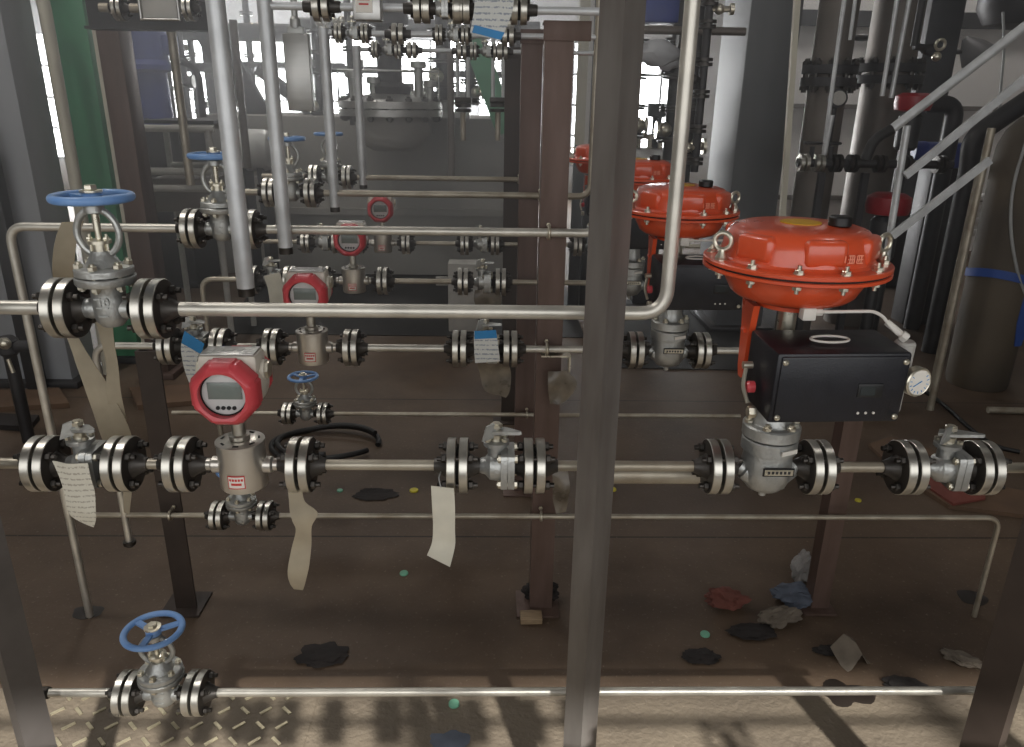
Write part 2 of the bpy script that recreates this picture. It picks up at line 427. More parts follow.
# ---- vortex flow meter with display head
ML = 0.1185
def flow_meter(r=0.056):
    t = thing('flow_meter', 'flow meter', 'flow meter')
    b = MB()
    b.lathe([(0.030, -.046), (0.044, -.045), (0.046, -.042), (0.046, .048), (0.0475, .049), (0.0475, .054), (0.046, .055), (0.014, .0555)], n=40)
    b.lathe([(0.0125, -.0745), (0.0125, -.062), (0.017, -.058), (0.017, .058), (0.0125, .062), (0.0125, .0745)], (0, 0, 0), (1, 0, 0), 24)
    bd = b.build('body', 'meter_steel', t)
    b = MB()
    for q in range(7):
        an = q * 2 * PI / 7 + .3
        b.box((math.cos(an) * .036, math.sin(an) * .036, .0558), (.004, .011, .0012), Matrix.Rotation(an, 3, 'Z'))
    b.build('slot', 'gasket', bd)
    lb = MB()
    rr = [[Vector((math.sin(a) * q, -math.cos(a) * q, z)) for (q, z) in ((.0463, -.031), (.0463, -.003), (.0472, -.003), (.0472, -.031))] for a in [-.36 + .72 * k / 8 for k in range(9)]]
    lb.rings(rr)
    lp = lb.build('label_plate', 'label_red', t)
    lb = MB()
    rr = [[Vector((math.sin(a) * q, -math.cos(a) * q, z)) for (q, z) in ((.0473, -.0288), (.0473, -.0052), (.0477, -.0052), (.0477, -.0288))] for a in [-.32 + .64 * k / 8 for k in range(9)]]
    lb.rings(rr); lb.build('label_face', 'label_white', lp)
    lb = MB()
    for z, w in ((-.0115, .24), (-.0205, .17)):
        for k in range(5):
            a = -w + 2 * w * k / 4
            lb.box((math.sin(a) * .0478, -math.cos(a) * .0478, z), (.0042, .0006, .005), Matrix.Rotation(a, 3, 'Z'))
    lb.build('label_print', 'label_red', lp)
    b = MB().lathe([(0.019, .056), (0.02, .058), (0.02, .066), (0.0135, .068), (0.0135, .104), (0.018, .106), (0.022, .113)], n=24)
    b.build('neck', 'flange_steel', t)
    # head, facing -Y
    zc = .172
    h = MB()
    h.lathe([(0.050, -.03), (0.058, -.024), (0.061, -.01), (0.061, .03), (0.056, .045), (0.05, .05)], (0, 0, zc), (0, 1, 0), 40)
    h.box((0, .008, zc + .045), (.112, .062, .04), bev=.010)
    h.lathe([(0.024, zc - .062), (0.026, zc - .05), (0.03, zc - .04)], n=24)
    h.lathe([(0.02, -.062), (0.02, .02)], (-.0, .014, zc + .026), (-1, 0, 0), 20)
    h.lathe([(0.02, -.062), (0.02, .02)], (-.0, .014, zc + .026), (1, 0, 0), 20)
    hd = h.build('head_housing', 'housing_white', t)
    p = MB().box((0, .006, zc + .0655), (.1, .05, .0025), bev=.0008)
    for k in range(5): p.box((-.036 + .018 * k, .004 + .004 * (k % 2), zc + .067), (.011, .018, .0006))
    p.build('nameplate', 'stainless_sheet', hd)
    for s in (-1, 1):
        MB().hexa((s * .060, .014, zc + .026), (s, 0, 0), .0175, .009).build('cable_plug', 'zinc', hd)
    # lobed red cover ring
    def ring(rin, y):
        return [Vector((math.cos(a) * rin, y, zc + math.sin(a) * rin)) for a in [2 * PI * k / 96 for k in range(96)]]
    def lobed(rbase, amp, y):
        out = []
        for k in range(96):
            a = 2 * PI * k / 96; h = (a + PI / 8) % (PI / 4) - PI / 8
            rad = rbase * (1.0 - .045 * (1 if amp else .5)) / max(.935, math.cos(h)) - (amp * .6 if abs(abs(h) - PI / 8) < .05 else 0)
            out.append(Vector((math.cos(a) * rad, y, zc + math.sin(a) * rad)))
        return out
    c = MB().rings([ring(.0465, -.046), ring(.047, -.068), lobed(.053, 0, -.070), lobed(.060, .001, -.067), lobed(.068, .005, -.057), lobed(.0705, .006, -.048), lobed(.0705, .006, -.028), lobed(.066, .003, -.024), ring(.0465, -.024)], True)
    fc = c.build('front_cover', 'cap_red', t, ang=28)
    c = MB().rings([ring(.03, .05), lobed(.06, .002, .05), lobed(.063, .004, .055), lobed(.062, .004, .07), lobed(.052, .002, .078), ring(.03, .079)], False)
    c.build('rear_cover', 'cap_red', t, ang=28)
    MB().lathe([(0.0468, 0), (0.0468, .004)], (0, -.050, zc), (0, 1, 0), 40).build('display_face', 'face_white', t)
    d = MB().box((0.001, -.0515, zc + .006), (.068, .002, .036), bev=.001).build('display', 'lcd_gray', t)
    b = MB()
    for k in range(4): b.lathe([(0.0042, 0), (0.0042, .0022)], (-.0165 + .011 * k, -.0500, zc - .031), (0, -1, 0), 12)
    b.build('button', 'black_plastic', t)
    g = MB().torus((0, -.054, zc), .0455, .0016, (0, 1, 0), 40, 6); g.build('sight_glass_seal', 'gasket', fc)
    for ch in t.children:
        if ch.name.split('.')[0] in ('front_cover', 'display_face', 'display', 'button', 'rear_cover'):
            ch.scale = (.93, 1, .93); ch.location.z = zc * .07
    for s in (-1, 1): flange_pair(t, s * ML, s, r)
    return t

# ---- control valve: globe body, diaphragm actuator, positioner, air set
CL = 0.101
def control_valve(r=0.056):
    t = thing('control_valve', 'control valve', 'control valve')
    b = MB()
    b.lathe([(0.006, -.050), (0.02, -.049), (0.034, -.043), (0.044, -.031), (0.050, -.014), (0.051, .006), (0.048, .026), (0.048, .040), (0.0545, .043), (0.0545, .067), (0.053, .069)], n=44)
    b.tube(spline([(-.054, 0, .002), (-.044, -.004, -.004), (-.022, -.010, -.018), (.0, -.013, -.022), (.022, -.010, -.018), (.044, -.004, -.004), (.054, 0, .002)], 5), [.0165] * 5 + [.021] * 6 + [.027] * 10 + [.021] * 6 + [.0165] * 4, 20)
    b.cyl((0, 0, -.05), (0, 0, -.064), .009, .007, n=12)
    b.build('body', 'cast_steel', t)
    b = MB().lathe([(0.052, .0725), (0.056, .074), (0.056, .095), (0.053, .098), (0.04, .0985), (0.036, .104), (0.033, .125), (0.03, .2), (0.022, .215)], n=44)
    bn = b.build('bonnet', 'cast_steel', t)
    bo = cached('cvbolt', lambda: MB().cyl((0, 0, -.02), (0, 0, .012), .005, n=8).hexa((0, 0, 0), (0, 0, 1), .009, .007).mesh('bonnet_bolt', 'zinc'))
    for q in range(6):
        an = q * PI / 3; obj('bonnet_bolt', bo, t, (math.cos(an) * .047, math.sin(an) * .047, .0985))
    pl = MB().box((.006, -.0525, .014), (.062, .003, .018), bev=.001).build('body_plate', 'gasket', t)
    MB().box((.006, -.0543, .014), (.056, .0016, .012)).build('plate_face', 'zinc', pl)
    k = MB()
    for q in range(6): k.box((-.014 + .008 * q, -.0554, .014), (.005, .0006, .006))
    k.build('plate_print', 'dark_steel', pl)
    MB().box((.022, -.0515, .056), (.038, .003, .009), Matrix.Rotation(.42, 3, 'Z')).build('warning_label', 'label_white', t)
    k = MB()
    for q in range(5): k.box((.014 + .004 * q, -.0558 + .0018 * q, .056), (.0028, .0012, .004), Matrix.Rotation(.42, 3, 'Z'))
    k.build('warning_print', 'label_red', t)
    b = MB().cyl((0, 0, .12), (0, 0, .352), .011, n=16); b.hexa((0, 0, .20), (0, 0, 1), .018, .02); b.lathe([(0.017, .29), (0.017, .335)], n=18)
    b.build('stem', 'zinc', t)
    # orange yoke
    y = MB()
    M = Matrix.Translation((-.072, 0, 0)) @ Matrix.Rotation(PI / 2, 4, 'Y')
    y.prism([(-.196, -.008), (-.215, -.016), (-.30, -.024), (-.345, -.034), (-.345, .034), (-.30, .024), (-.215, .016), (-.196, .008)], -.006, .006, M)
    y.cyl((-.0795, -.008, .29), (-.0795, .008, .29), .004)
    y.box((-.03, .01, .215), (.09, .03, .014), bev=.004)
    y.lathe([(0.05, .338), (0.06, .34), (0.06, .347), (0.05, .349)], n=32)
    y.build('yoke', 'actuator_orange', t)
    # actuator casings
    c = MB().lathe([(0.045, .343), (0.095, .343), (0.108, .348), (0.118, .358), (0.130, .385), (0.134, .404), (0.140, .409), (0.172, .410), (0.1745, .412), (0.1745, .418), (0.172, .4195), (0.03, .4195)], n=72)
    lo = c.build('lower_casing', 'actuator_orange', t)
    MB().lathe([(0.1705, .4195), (0.1705, .4225)], n=72).build('diaphragm', 'gasket', t)
    c = MB().lathe([(0.03, .4225), (0.172, .4225), (0.1745, .424), (0.1745, .430), (0.172, .432), (0.147, .433), (0.142, .438), (0.139, .462), (0.134, .478), (0.124, .489), (0.108, .494), (0.04, .498), (0.01, .498)], n=72)
    for an, w in ((-.95, .30), (.0, .3), (.9, .32), (2.4, .3), (-2.4, .3)):   # raised pads round the shoulder
        q = an - PI / 2
        c.box((math.cos(q) * .112, math.sin(q) * .112, .462), (.06, w * .26, .05), Matrix.Rotation(q, 3, 'Z'), bev=.012, seg=3)
    up = c.build('upper_casing', 'actuator_orange', t)
    cb = cached('acbolt', lambda: MB().cyl((0, 0, -.024), (0, 0, .026), .004, n=8).hexa((0, 0, .0115), (0, 0, 1), .0085, .007).hexa((0, 0, -.0105), (0, 0, -1), .0085, .007).lathe([(0.0105, .0112), (0.0105, .0125)], n=14).mesh('casing_bolt', 'zinc'))
    for q in range(12):
        an = q * PI / 6 + .2; obj('casing_bolt', cb, up, (math.cos(an) * .158, math.sin(an) * .158, .421))
    em = cached('eye', lambda: MB().torus((0, 0, .034), .0155, .0045, (0, 1, 0), 28, 10).lathe([(0.011, .0), (0.012, .004), (0.008, .012), (0.006, .019)], n=16).mesh('lifting_eye', 'zinc'))
    for s in (-1, 1): obj('lifting_eye', em, t, (s * .154, -.03, .4325), (0, 0, s * .5))
    MB().lathe([(0.038, .498), (0.038, .4995)], n=36).build('top_decal', 'decal_yellow', t)
    MB().lathe([(0.019, .4965), (0.021, .499), (0.021, .512), (0.018, .515)], (.062, -.03, 0), n=24).build('vent_cap', 'black_plastic', t)
    # pale raised marks on the front pad
    k = MB(); rnd = random.Random(3)
    for q in range(4):
        x = .010 + q * .0165; yy = -.1405 + abs(x - .03) * .10; Rm = Matrix.Rotation(.12 + 2.2 * (x - .03), 3, 'Z')
        for zz in (-.0065, .0, .0065): k.box((x, yy, .456 + zz), (.012, .0016, .0018), Rm)
        for xx in rnd.sample((-.0055, -.002, .002, .0055), 3): k.box((x + xx, yy, .456 + rnd.uniform(-.002, .002)), (.0016, .0016, .012), Rm)
    k.build('cast_mark', 'orange_print', up)
    # positioner
    p = thing('positioner', None, None); p.parent = t; p.location = (.038, -.105, .238); p.rotation_euler = (R(2), 0, R(2.5))
    b = MB().box((0, 0, 0), (.236, .13, .13), bev=.006)
    b.box((0, -.066, 0), (.222, .006, .12), bev=.003)
    b.build('casing', 'positioner_black', p)
    b = MB().box((.052, -.069, -.002), (.045, .004, .026), bev=.002); b.build('display_bezel', 'black_plastic', p)
    MB().box((.047, -.0712, -.002), (.026, .0014, .016)).build('display', 'lcd_dark', p)
    sc_ = cached('pscrew', lambda: MB().lathe([(0.0052, 0), (0.0052, .003), (0.003, .005)], (0, 0, 0), (0, -1, 0), 14).mesh('cover_screw', 'zinc'))
    for sx in (-1, 1):
        for sz in (-1, 1): obj('cover_screw', sc_, p, (sx * .105, -.069, sz * .051))
    b = MB()
    for q in range(3): b.lathe([(0.0024, 0), (0.0024, .0016)], (.038 + .014 * q, -.069, -.044), (0, -1, 0), 10)
    b.build('indicator', 'label_white', p)
    MB().lathe([(0.011, 0), (0.011, .01), (0.008, .014)], (-.125, .0, -.022), (-1, 0, 0), 20).build('red_plug', 'cap_red', p)
    b = MB().cyl((-.125, .02, .012), (-.142, .02, .012), .007, n=12); b.hexa((-.128, -.03, -.058), (-1, 0, 0), .011, .014); b.tube(arc_path([(-.135, .02, .012), (-.145, .0, -.02), (-.14, -.02, -.045)], .01, 4), .004, 8)
    b.build('side_fitting', 'zinc', p)
    # thin white cable lying on the positioner lid
    b = MB().tube([(-.005 + .034 * math.cos(a), -.01 + .017 * math.sin(a), .0715) for a in [2 * PI * q / 24 for q in range(24)]], .0022, 8, True)
    b.build('cable_loop', 'label_white', p)
    # air set on the right side
    b = MB().lathe([(0.016, .012), (0.018, .014), (0.018, .06), (0.015, .064)], (.140, .0, 0), n=24)
    b.box((.138, -.004, -.0), (.046, .046, .03), bev=.006)
    b.box((.134, -.004, .006), (.05, .03, .014), bev=.003)
    b.lathe([(0.016, -.07), (0.019, -.066), (0.019, -.016), (0.021, -.014)], (.134, -.004, 0), n=24)
    b.build('air_regulator', 'grey_plastic', p)
    g = MB().lathe([(0.006, 0), (0.006, .016), (0.024, .017), (0.0265, .019), (0.0265, .032), (0.0245, .034), (0.0225, .033)], (.136, -.026, .006), (0.25, -1, .05), 36)
    gg = g.build('pressure_gauge', 'zinc', p)
    ax = Vector((.25, -1, .05)).normalized(); o = Vector((.136, -.026, .006))
    MB().lathe([(0.0225, .0325), (0.0225, .0336)], o, ax, 36).build('dial', 'label_white', gg)
    b = MB(); _, u, v = b._frame(ax)
    for q in range(11):
        a = -2.2 + 4.4 * q / 10; dd = u * math.sin(a) + v * math.cos(a)
        b.beam(o + ax * .0339 + dd * .016, o + ax * .0339 + dd * .0205, .0011, .0007, ax)
    b.beam(o + ax * .0342 - (u + v * .5) * .005, o + ax * .0342 + (u + v * .5) * .0125, .0016, .0007, ax)
    b.build('dial_mark', 'label_blue', gg)
    b = MB().box((-.042, .012, .112), (.024, .02, .022), bev=.002)
    b.tube(arc_path([(-.034, .012, .114), (.076, .01, .116), (.092, .004, .108), (.100, -.002, .096), (.116, -.01, .08)], .014, 5), .003, 8)
    b.hexa((-.030, .012, .114), (1, 0, 0), .0065, .014)
    b.cyl((.100, .004, .098), (.130, -.014, .074), .0062, n=10); b.hexa((.122, -.012, .080), (.034, -.018, -.024), .0092, .012)
    b.build('air_tube', 'label_white', p)
    for s in (-1, 1): flange_pair(t, s * CL, s, r)
    for ch in t.children:
        if ch.name.split('.')[0] in ('lower_casing', 'upper_casing', 'diaphragm', 'top_decal', 'vent_cap', 'lifting_eye'):
            ch.scale = (.95, .95, .97); ch.location = (ch.location.x * .95, ch.location.y * .95, ch.location.z * .97 + (.343 * .03 if ch.location.z == 0 else .343 * .03)) 
        if ch.name.split('.')[0] == 'lower_casing': ch.scale.z = .80; ch.location.z = .0815
    return t

# ---- u-bolt round a pipe of radius r at the origin, legs downwards or backwards
def u_bolt_mesh(r):
    q = r + .005
    pts = [(0, q, -.035)] + [(0, q * math.cos(a), q * math.sin(a)) for a in [PI * k / 12 for k in range(13)]] + [(0, -q, -.035)]
    b = MB().tube(pts, .0046, 10)
    for s in (-1, 1): b.hexa((0, s * q, -.026), (0, 0, -1), .007, .006)
    return b.mesh('u_bolt', 'zinc')
def u_bolt(x, Y, z, r, label, back=False):
    o = obj('u_bolt', cached(('ub', r), lambda: u_bolt_mesh(r)))
    o.location = (x, Y, z)
    if back: o.rotation_euler = (PI / 2, 0, 0)
    return tag(o, label, 'clamp', 'u-bolts holding pipes to the posts')

# ---- posts
def angle_post(name, label, x, y, z0, z1, w, rot, material='post_brown', plate=True, th=.006, bracket=None):
    t = thing(name, label, 'steel post', (x, y, z0), rot)
    h = z1 - z0
    b = MB().prism([(0, 0), (w, 0), (w, th), (th * 2, th), (th * 1.3, th * 1.3), (th, th * 2), (th, w), (0, w)], .008 if plate else 0, h)
    b.build('angle_bar', material, t)
    if plate: MB().box((w * .35, w * .35, .004), (w * 1.9, w * 1.9, .008), bev=.001).build('base_plate', material, t)
    return t
# ------------------------------------------------------------------ the setting
def box_struct(name, x0, x1, y0, y1, z0, z1, m):
    return struct(name, MB().box(((x0 + x1) / 2, (y0 + y1) / 2, (z0 + z1) / 2), (x1 - x0, y1 - y0, z1 - z0)), m)
XL, XR, YB, YF, ZC = -8.0, 8.0, 14.0, -2.0, 6.5
box_struct('floor', XL, XR, YF, YB, -.1, 0, 'floor')
box_struct('ceiling', XL, XR, YF, YB, ZC, ZC + .1, 'ceiling_paint')
box_struct('wall_left', XL - .1, XL, YF, YB, 0, ZC, 'wall_paint')
box_struct('wall_right', XR, XR + .1, YF, YB, 0, ZC, 'wall_paint')
# unseen wall behind the photographer, opening and bars shaped for the sun patch
SUN_SLOPE = .80
WT = (2.06 - YF) * SUN_SLOPE
b = MB()
b.box((0, YF - .1, .5), (16, .2, 1.0)); b.box((0, YF - .1, (WT + ZC) / 2), (16, .2, ZC - WT))
b.box((-6.0, YF - .1, (1 + WT) / 2), (4, .2, WT - 1)); b.box((6.0, YF - .1, (1 + WT) / 2), (4, .2, WT - 1))
struct('wall_rear', b, 'wall_paint')
b = MB()
for x in (-2.4, -.8, .85, 2.4): b.box((x, YF - .1, (1 + WT) / 2), (.09, .08, WT - 1))
b.box((0, YF - .1, 1.9), (8, .06, .07))
struct('window_9', b, 'dark_steel')
# far wall: steel sheet with tall bright windows
b = MB()
WIN = []
edges = [(30, 88), (104, 166), (168, 226), (232, 300), (318, 386), (392, 470), (476, 536), (570, 592), (632, 690)]
zb, zt = .55, at(300, 36, 14.0).z
xs = []
for i, (a, c) in enumerate(edges):
    xs.append((at(a, 96, YB - .1).x, at(c, 96, YB - .1).x))
x = XL
for (a, c) in xs:
    b.box(((x + a) / 2, YB + .05, (zb + zt) / 2), (a - x, .2, zt - zb)); x = c
b.box(((x + XR) / 2, YB + .05, (zb + zt) / 2), (XR - x, .2, zt - zb))
b.box((0, YB + .05, zb / 2), (16, .2, zb)); b.box((0, YB + .05, (zt + ZC) / 2), (16, .2, ZC - zt))
struct('wall_back', b, 'wall_paint')
for i, (a, c) in enumerate(xs):
    w = c - a
    f = MB()
    for xx in (a + .03, c - .03): f.box((xx, YB - .02, (zb + zt) / 2), (.06, .08, zt - zb))
    n = max(1, round(w / .62))
    for k in range(1, n): f.box((a + w * k / n, YB - .02, (zb + zt) / 2), (.035, .06, zt - zb))
    for k in range(5): f.box(((a + c) / 2, YB - .02, zb + .02 + (zt - zb - .04) * k / 4), (w, .06, .045))
    fo = tag(f.build('window_%d' % (i + 1), 'dark_steel'), kind='structure')
    MB().box(((a + c) / 2, YB + .03, (zb + zt) / 2), (w, .01, zt - zb)).build('pane', 'sky_pane', fo)
# pale panelled wall on the far right
YW = 9.2
x0 = at(752, 110, YW).x
b = MB().box(((x0 + XR) / 2, YW + .1, 2.2), (XR - x0, .2, 4.4))
struct('wall_panelled', b, 'wall_white')
for k, (py, hh) in enumerate(((20, .16), (108, .05), (199, .05))):
    p = at(930, py, YW - .04)
    struct('trim_%d' % (k + 1), MB().box(((x0 + XR) / 2, YW - .035, p.z), (XR - x0, .07, hh)), 'dark_steel' if k == 0 else 'tower_steel')
box_struct('floor_front', XL, XR, YF, 1.86, 0, .0012, 'floor_dust')
# chequer plate in the lower left corner
px0, px1 = -1.30, -.52
b = MB().box(((px0 + px1) / 2, 1.54, .0018), (px1 - px0, .62, .003))
for i in range(13):
    for j in range(11):
        x = px0 + .04 + i * .06; y = 1.26 + j * .056
        if x > px1 - .03: continue
        s = 1 if (i + j) % 2 else -1
        b.box((x, y, .0042), (.036, .009, .005), Matrix.Rotation(s * .75, 3, 'Z'))
fp = tag(b.build('floor_plate', 'floor_dust'), kind='structure'); fp.data.materials.append(MATS['tread_steel'])
for f in fp.data.polygons:
    if f.center.z > .0035: f.material_index = 1

# ------------------------------------------------------------------ pipe runs
UY = [1.38, 2.20, 3.05, 3.85]
protos = {'gate': gate_valve(), 'ball': ball_valve(), 'meter': flow_meter(), 'cv': control_valve()}
HALF = {'gate': GL + FL, 'ball': BL + FL, 'meter': ML + FL, 'cv': CL + FL}
used = set()
GROUP = {'gate': 'gate valves with round handwheels', 'ball': 'stainless ball valves on the pipe runs', 'meter': 'flow meters with red display heads', 'cv': 'control valves with orange actuators'}
def place(kind, x, Y, z, label, rot=0):
    o = protos[kind]
    if kind in used: o = copy_tree(o)
    used.add(kind)
    o.location = (x, Y, z); o.rotation_euler = (0, 0, rot)
    o['label'] = label; o['group'] = GROUP[kind]
    return o
def pipe(name, pts, r, m, label, group=None, cat='pipe', rad=.05):
    o = MB().tube(arc_path(pts, rad) if len(pts) > 2 else pts, r, 18).build(name, m)
    return tag(o, label, cat, group)
def rowz(py, Y, px=400): return at(px, py, Y).z

def run(Y, z, r, m, items, start, end, labels):
    """items: (px, py, kind, label); start/end: list of points the first and last pipe begin with / finish with"""
    cur = list(start); k = 0; out = []
    for (px, py, kind, lab) in items:
        x = at(px, py, Y).x; h = HALF[kind] * (.94 if kind == 'gate' and z < .6 else 1)
        out.append(place(kind, x, Y, z, lab))
        if kind == 'gate' and z < .6: out[-1].scale = (.94, .94, .84)
        cur.append((x - h, Y, z))
        if labels[k]: pipe('pipe', cur, r, m, labels[k], 'process pipes of the skid')
        k += 1; cur = [(x + h, Y, z)]
    if end and labels[k]:
        cur += list(end); pipe('pipe', cur, r, m, labels[k], 'process pipes of the skid')
    return out

def X(px, py, Y): return at(px, py, Y).x
# --- first unit
Y = UY[0]
zU = rowz(311, Y); zM = rowz(465, Y); zL = rowz(692, Y)
run(Y, zU, .0132, 'pipe_steel', [(110, 303, 'gate', 'large gate valve with blue handwheel at the upper left, before the green column')],
    [(-1.5, Y, zU)], [(X(668, 285, Y), Y, zU), (X(668, 285, Y), Y, 2.7)],
    ['short steel pipe entering the upper left gate valve from the picture edge', 'long upper steel pipe bending up beside the orange actuators'])
run(Y, zM, .0108, 'pipe_worn', [
    (86, 468, 'ball', 'ball valve with crumpled paper over its front, left of the nearest flow meter'),
    (243, 466, 'meter', 'nearest and largest flow meter with red display head'),
    (496, 465, 'ball', 'ball valve with long white paper tag hanging beside it, left of the grey front post'),
    (766, 465, 'cv', 'nearest and largest control valve with orange actuator and gauge'),
    (943, 464, 'ball', 'ball valve at the far right beyond the big control valve, above red board')],
    [(-1.5, Y, zM)], [(1.5, Y, zM)],
    ['thin pipe stub at left edge entering the paper-covered ball valve', 'short pipe between the paper-covered ball valve and nearest flow meter',
     'bare pipe between the nearest flow meter and the ball valve at the front post', 'pipe passing behind the grey front post to the big control valve',
     'short pipe between the big control valve and the far right ball valve', 'pipe leaving the far right ball valve to the picture edge'])
run(Y, zL, .0095, 'pipe_steel', [(164, 692, 'gate', 'sunlit gate valve near the floor with pale blue handwheel, bottom left')],
    [(X(50, 696, Y), Y, zL)], [(X(992, 688, Y), Y, zL)],
    ['short pipe from the bottom left corner post to the floor-level gate valve', 'long sunlit pipe running low above the floor across the front'])
tag(MB().lathe([(.0125, 0), (.0135, .002), (.0135, .02), (.011, .023)], (X(50, 696, Y), Y, zL), (-1, 0, 0), 16).hexa((X(50, 696, Y) - .022, Y, zL), (-1, 0, 0), .011, .008).build('end_plug', 'bolt_dark'), 'dark end cap on the low front pipe at the corner post', 'plug')
# --- second unit
Y = UY[1]
zU2 = rowz(231, Y); zM2 = rowz(348, Y); zL2 = rowz(516, Y)
xv = X(13, 250, Y); xe = X(600, 232, Y)
run(Y, zU2, .0125, 'pipe_steel', [(222, 228, 'gate', 'gate valve with blue handwheel behind the thickest hanging pipe')],
    [(xv, Y, .0), (xv, Y, zU2)], [(xe, Y, zU2), (xe, Y, 2.2)],
    ['bent pipe rising from the floor at left and turning to the second gate valve', 'pipe from the second gate valve bending up behind the grey front post'])
xv = X(100, 380, Y)
run(Y, zM2, .0108, 'pipe_steel', [
    (196, 346, 'ball', 'ball valve with blue-topped card behind the nearest flow meter head'),
    (313, 347, 'meter', 'second flow meter, its red head just above the long upper pipe'),
    (485, 348, 'ball', 'ball valve with blue and white card left of the brown centre post'),
    (668, 346, 'cv', 'second control valve with orange actuator behind the rising pipe')],
    [(xv, Y, .3), (xv, Y, zM2)], [(X(835, 350, Y), Y, zM2)],
    ['bent pipe rising behind the beige slings to the card-tagged ball valve', 'short pipe between the second ball valve and second flow meter',
     'shiny pipe between the second flow meter and the card-hung ball valve', 'pipe clamped on the brown centre post leading to second control valve', 'pipe leaving the second control valve behind the black positioner'])
tag(MB().lathe([(.02, 0), (.02, .012), (.012, .02)], (xv, Y, .3), (0, 0, -1), 16).build('end_plug', 'bolt_dark'), 'cap under the bent pipe behind the beige slings', 'plug')
run(Y, zL2, .0088, 'pipe_worn', [(243, 517, 'gate', 'small gate valve standing low behind the nearest flow meter body')],
    [(X(70, 519, Y), Y, zL2)], [(X(1000, 519, Y), Y, zL2), (X(1000, 519, Y), Y, 0.0)],
    ['low worn pipe from the left into the valve below the nearest flow meter', 'long low worn pipe behind the front row, ending in a drop to floor at right'])
# --- third unit
Y = UY[2]
zU3 = rowz(194, Y); zM3 = rowz(281, Y); zL3 = rowz(414, Y)
xe = X(590, 196, Y)
run(Y, zU3, .0125, 'pipe_worn', [(291, 189, 'gate', 'gate valve without visible wheel between the two middle hanging pipes')],
    [(X(228, 190, Y), Y, zU3)], [(xe, Y, zU3), (xe, Y, 2.1)], ['short pipe left of the gate valve between hanging pipes', 'third-row upper pipe in front of the pale plinth'])
run(Y, zM3, .0108, 'pipe_worn', [
    (272, 278, 'ball', 'ball valve with a white card behind the end of the thickest hanging pipe'),
    (354, 280, 'meter', 'third flow meter, red head in front of the long second-row pipe'),
    (482, 282, 'ball', 'ball valve wrapped in film below, third row, before the pale box'),
    (630, 281, 'cv', 'third control valve, half hidden between front post and rising pipe')],
    [(X(204, 300, Y), Y, .25), (X(204, 300, Y), Y, zM3)], [(X(740, 284, Y), Y, zM3)],
    ['short pipe entering the third-row ball valve at left', 'short pipe between third-row ball valve and third flow meter', 'pipe between the third flow meter and film-wrapped ball valve',
     'pipe between the film-wrapped ball valve and third control valve', 'short pipe leaving the third control valve'])
run(Y, zL3, .0088, 'pipe_worn', [(306, 412, 'gate', 'small gate valve with dark blue handwheel below the second flow meter')],
    [(X(172, 411, Y), Y, zL3)], [(X(740, 418, Y), Y, zL3)], ['low pipe behind the nearest red display head', 'low third-row pipe crossing behind the brown centre post'])
# --- fourth unit
Y = UY[3]
zU4 = rowz(178, Y); zM4 = rowz(243, Y)
run(Y, zU4, .0125, 'pipe_worn', [(331, 174, 'gate', 'farthest gate valve, partly hidden by a hanging pipe before the plinth')],
    [(X(262, 172, Y), Y, zU4)], [(X(535, 181, Y), Y, zU4)], ['short far pipe left of the farthest gate valve', 'farthest upper pipe across the pale plinth'])
run(Y, zM4, .0108, 'pipe_worn', [
    (322, 241, 'ball', 'farthest ball valve just left of the third red display head'),
    (383, 242, 'meter', 'farthest and smallest flow meter with dull red head'),
    (480, 243, 'ball', 'farthest ball valve at the centre under the second-row pipe'),
    (597, 243, 'cv', 'farthest control valve left of the grey front post')],
    [(X(262, 240, Y), Y, zM4)], [(X(700, 246, Y), Y, zM4)],
    ['farthest short pipe at the left of the far ball valve', 'farthest pipe piece between ball valve and smallest flow meter', 'farthest pipe piece right of the smallest flow meter', 'farthest pipe piece leading to the farthest control valve', 'farthest pipe piece leaving the farthest control valve'])

# --- the cast size mark on the nearest gate valve body
def text_mesh(txt, size, depth):
    c = bpy.data.curves.new('t', 'FONT'); c.body = txt; c.size = size; c.extrude = depth; c.align_x = 'CENTER'
    o = bpy.data.objects.new('t', c); COL.objects.link(o)
    dg = bpy.context.evaluated_depsgraph_get(); dg.update()
    me = bpy.data.meshes.new_from_object(o.evaluated_get(dg)); bpy.data.objects.remove(o); return me
gv1 = [o for o in COL.objects if o.parent is None and o.get('label', '').startswith('large gate valve')][0]
me = text_mesh('10', .022, .0015); me.materials.append(MATS['cast_steel'])
obj('size_mark', me, gv1, (.004, -.0305, .012), (PI / 2, 0, 0))

# ------------------------------------------------------------------ posts of the skid
def post_at(px, py, Y): return X(px, py, Y)
# nearest posts, all three run beyond the picture
angle_post('steel_post', 'tall grey steel post standing in front at the centre', X(602, 370, 1.26), 1.245, 0, 2.9, .05, PI / 4 - .06, 'post_grey')
angle_post('steel_post', 'dark steel corner post at the bottom left edge', X(5, 640, 1.27), 1.25, 0, 2.9, .055, PI / 4 + .1, 'post_mid')
angle_post('steel_post', 'dark brown steel corner post at the bottom right edge', X(1022, 640, 1.27), 1.25, 0, 2.9, .068, PI / 4 - .1, 'post_dark')
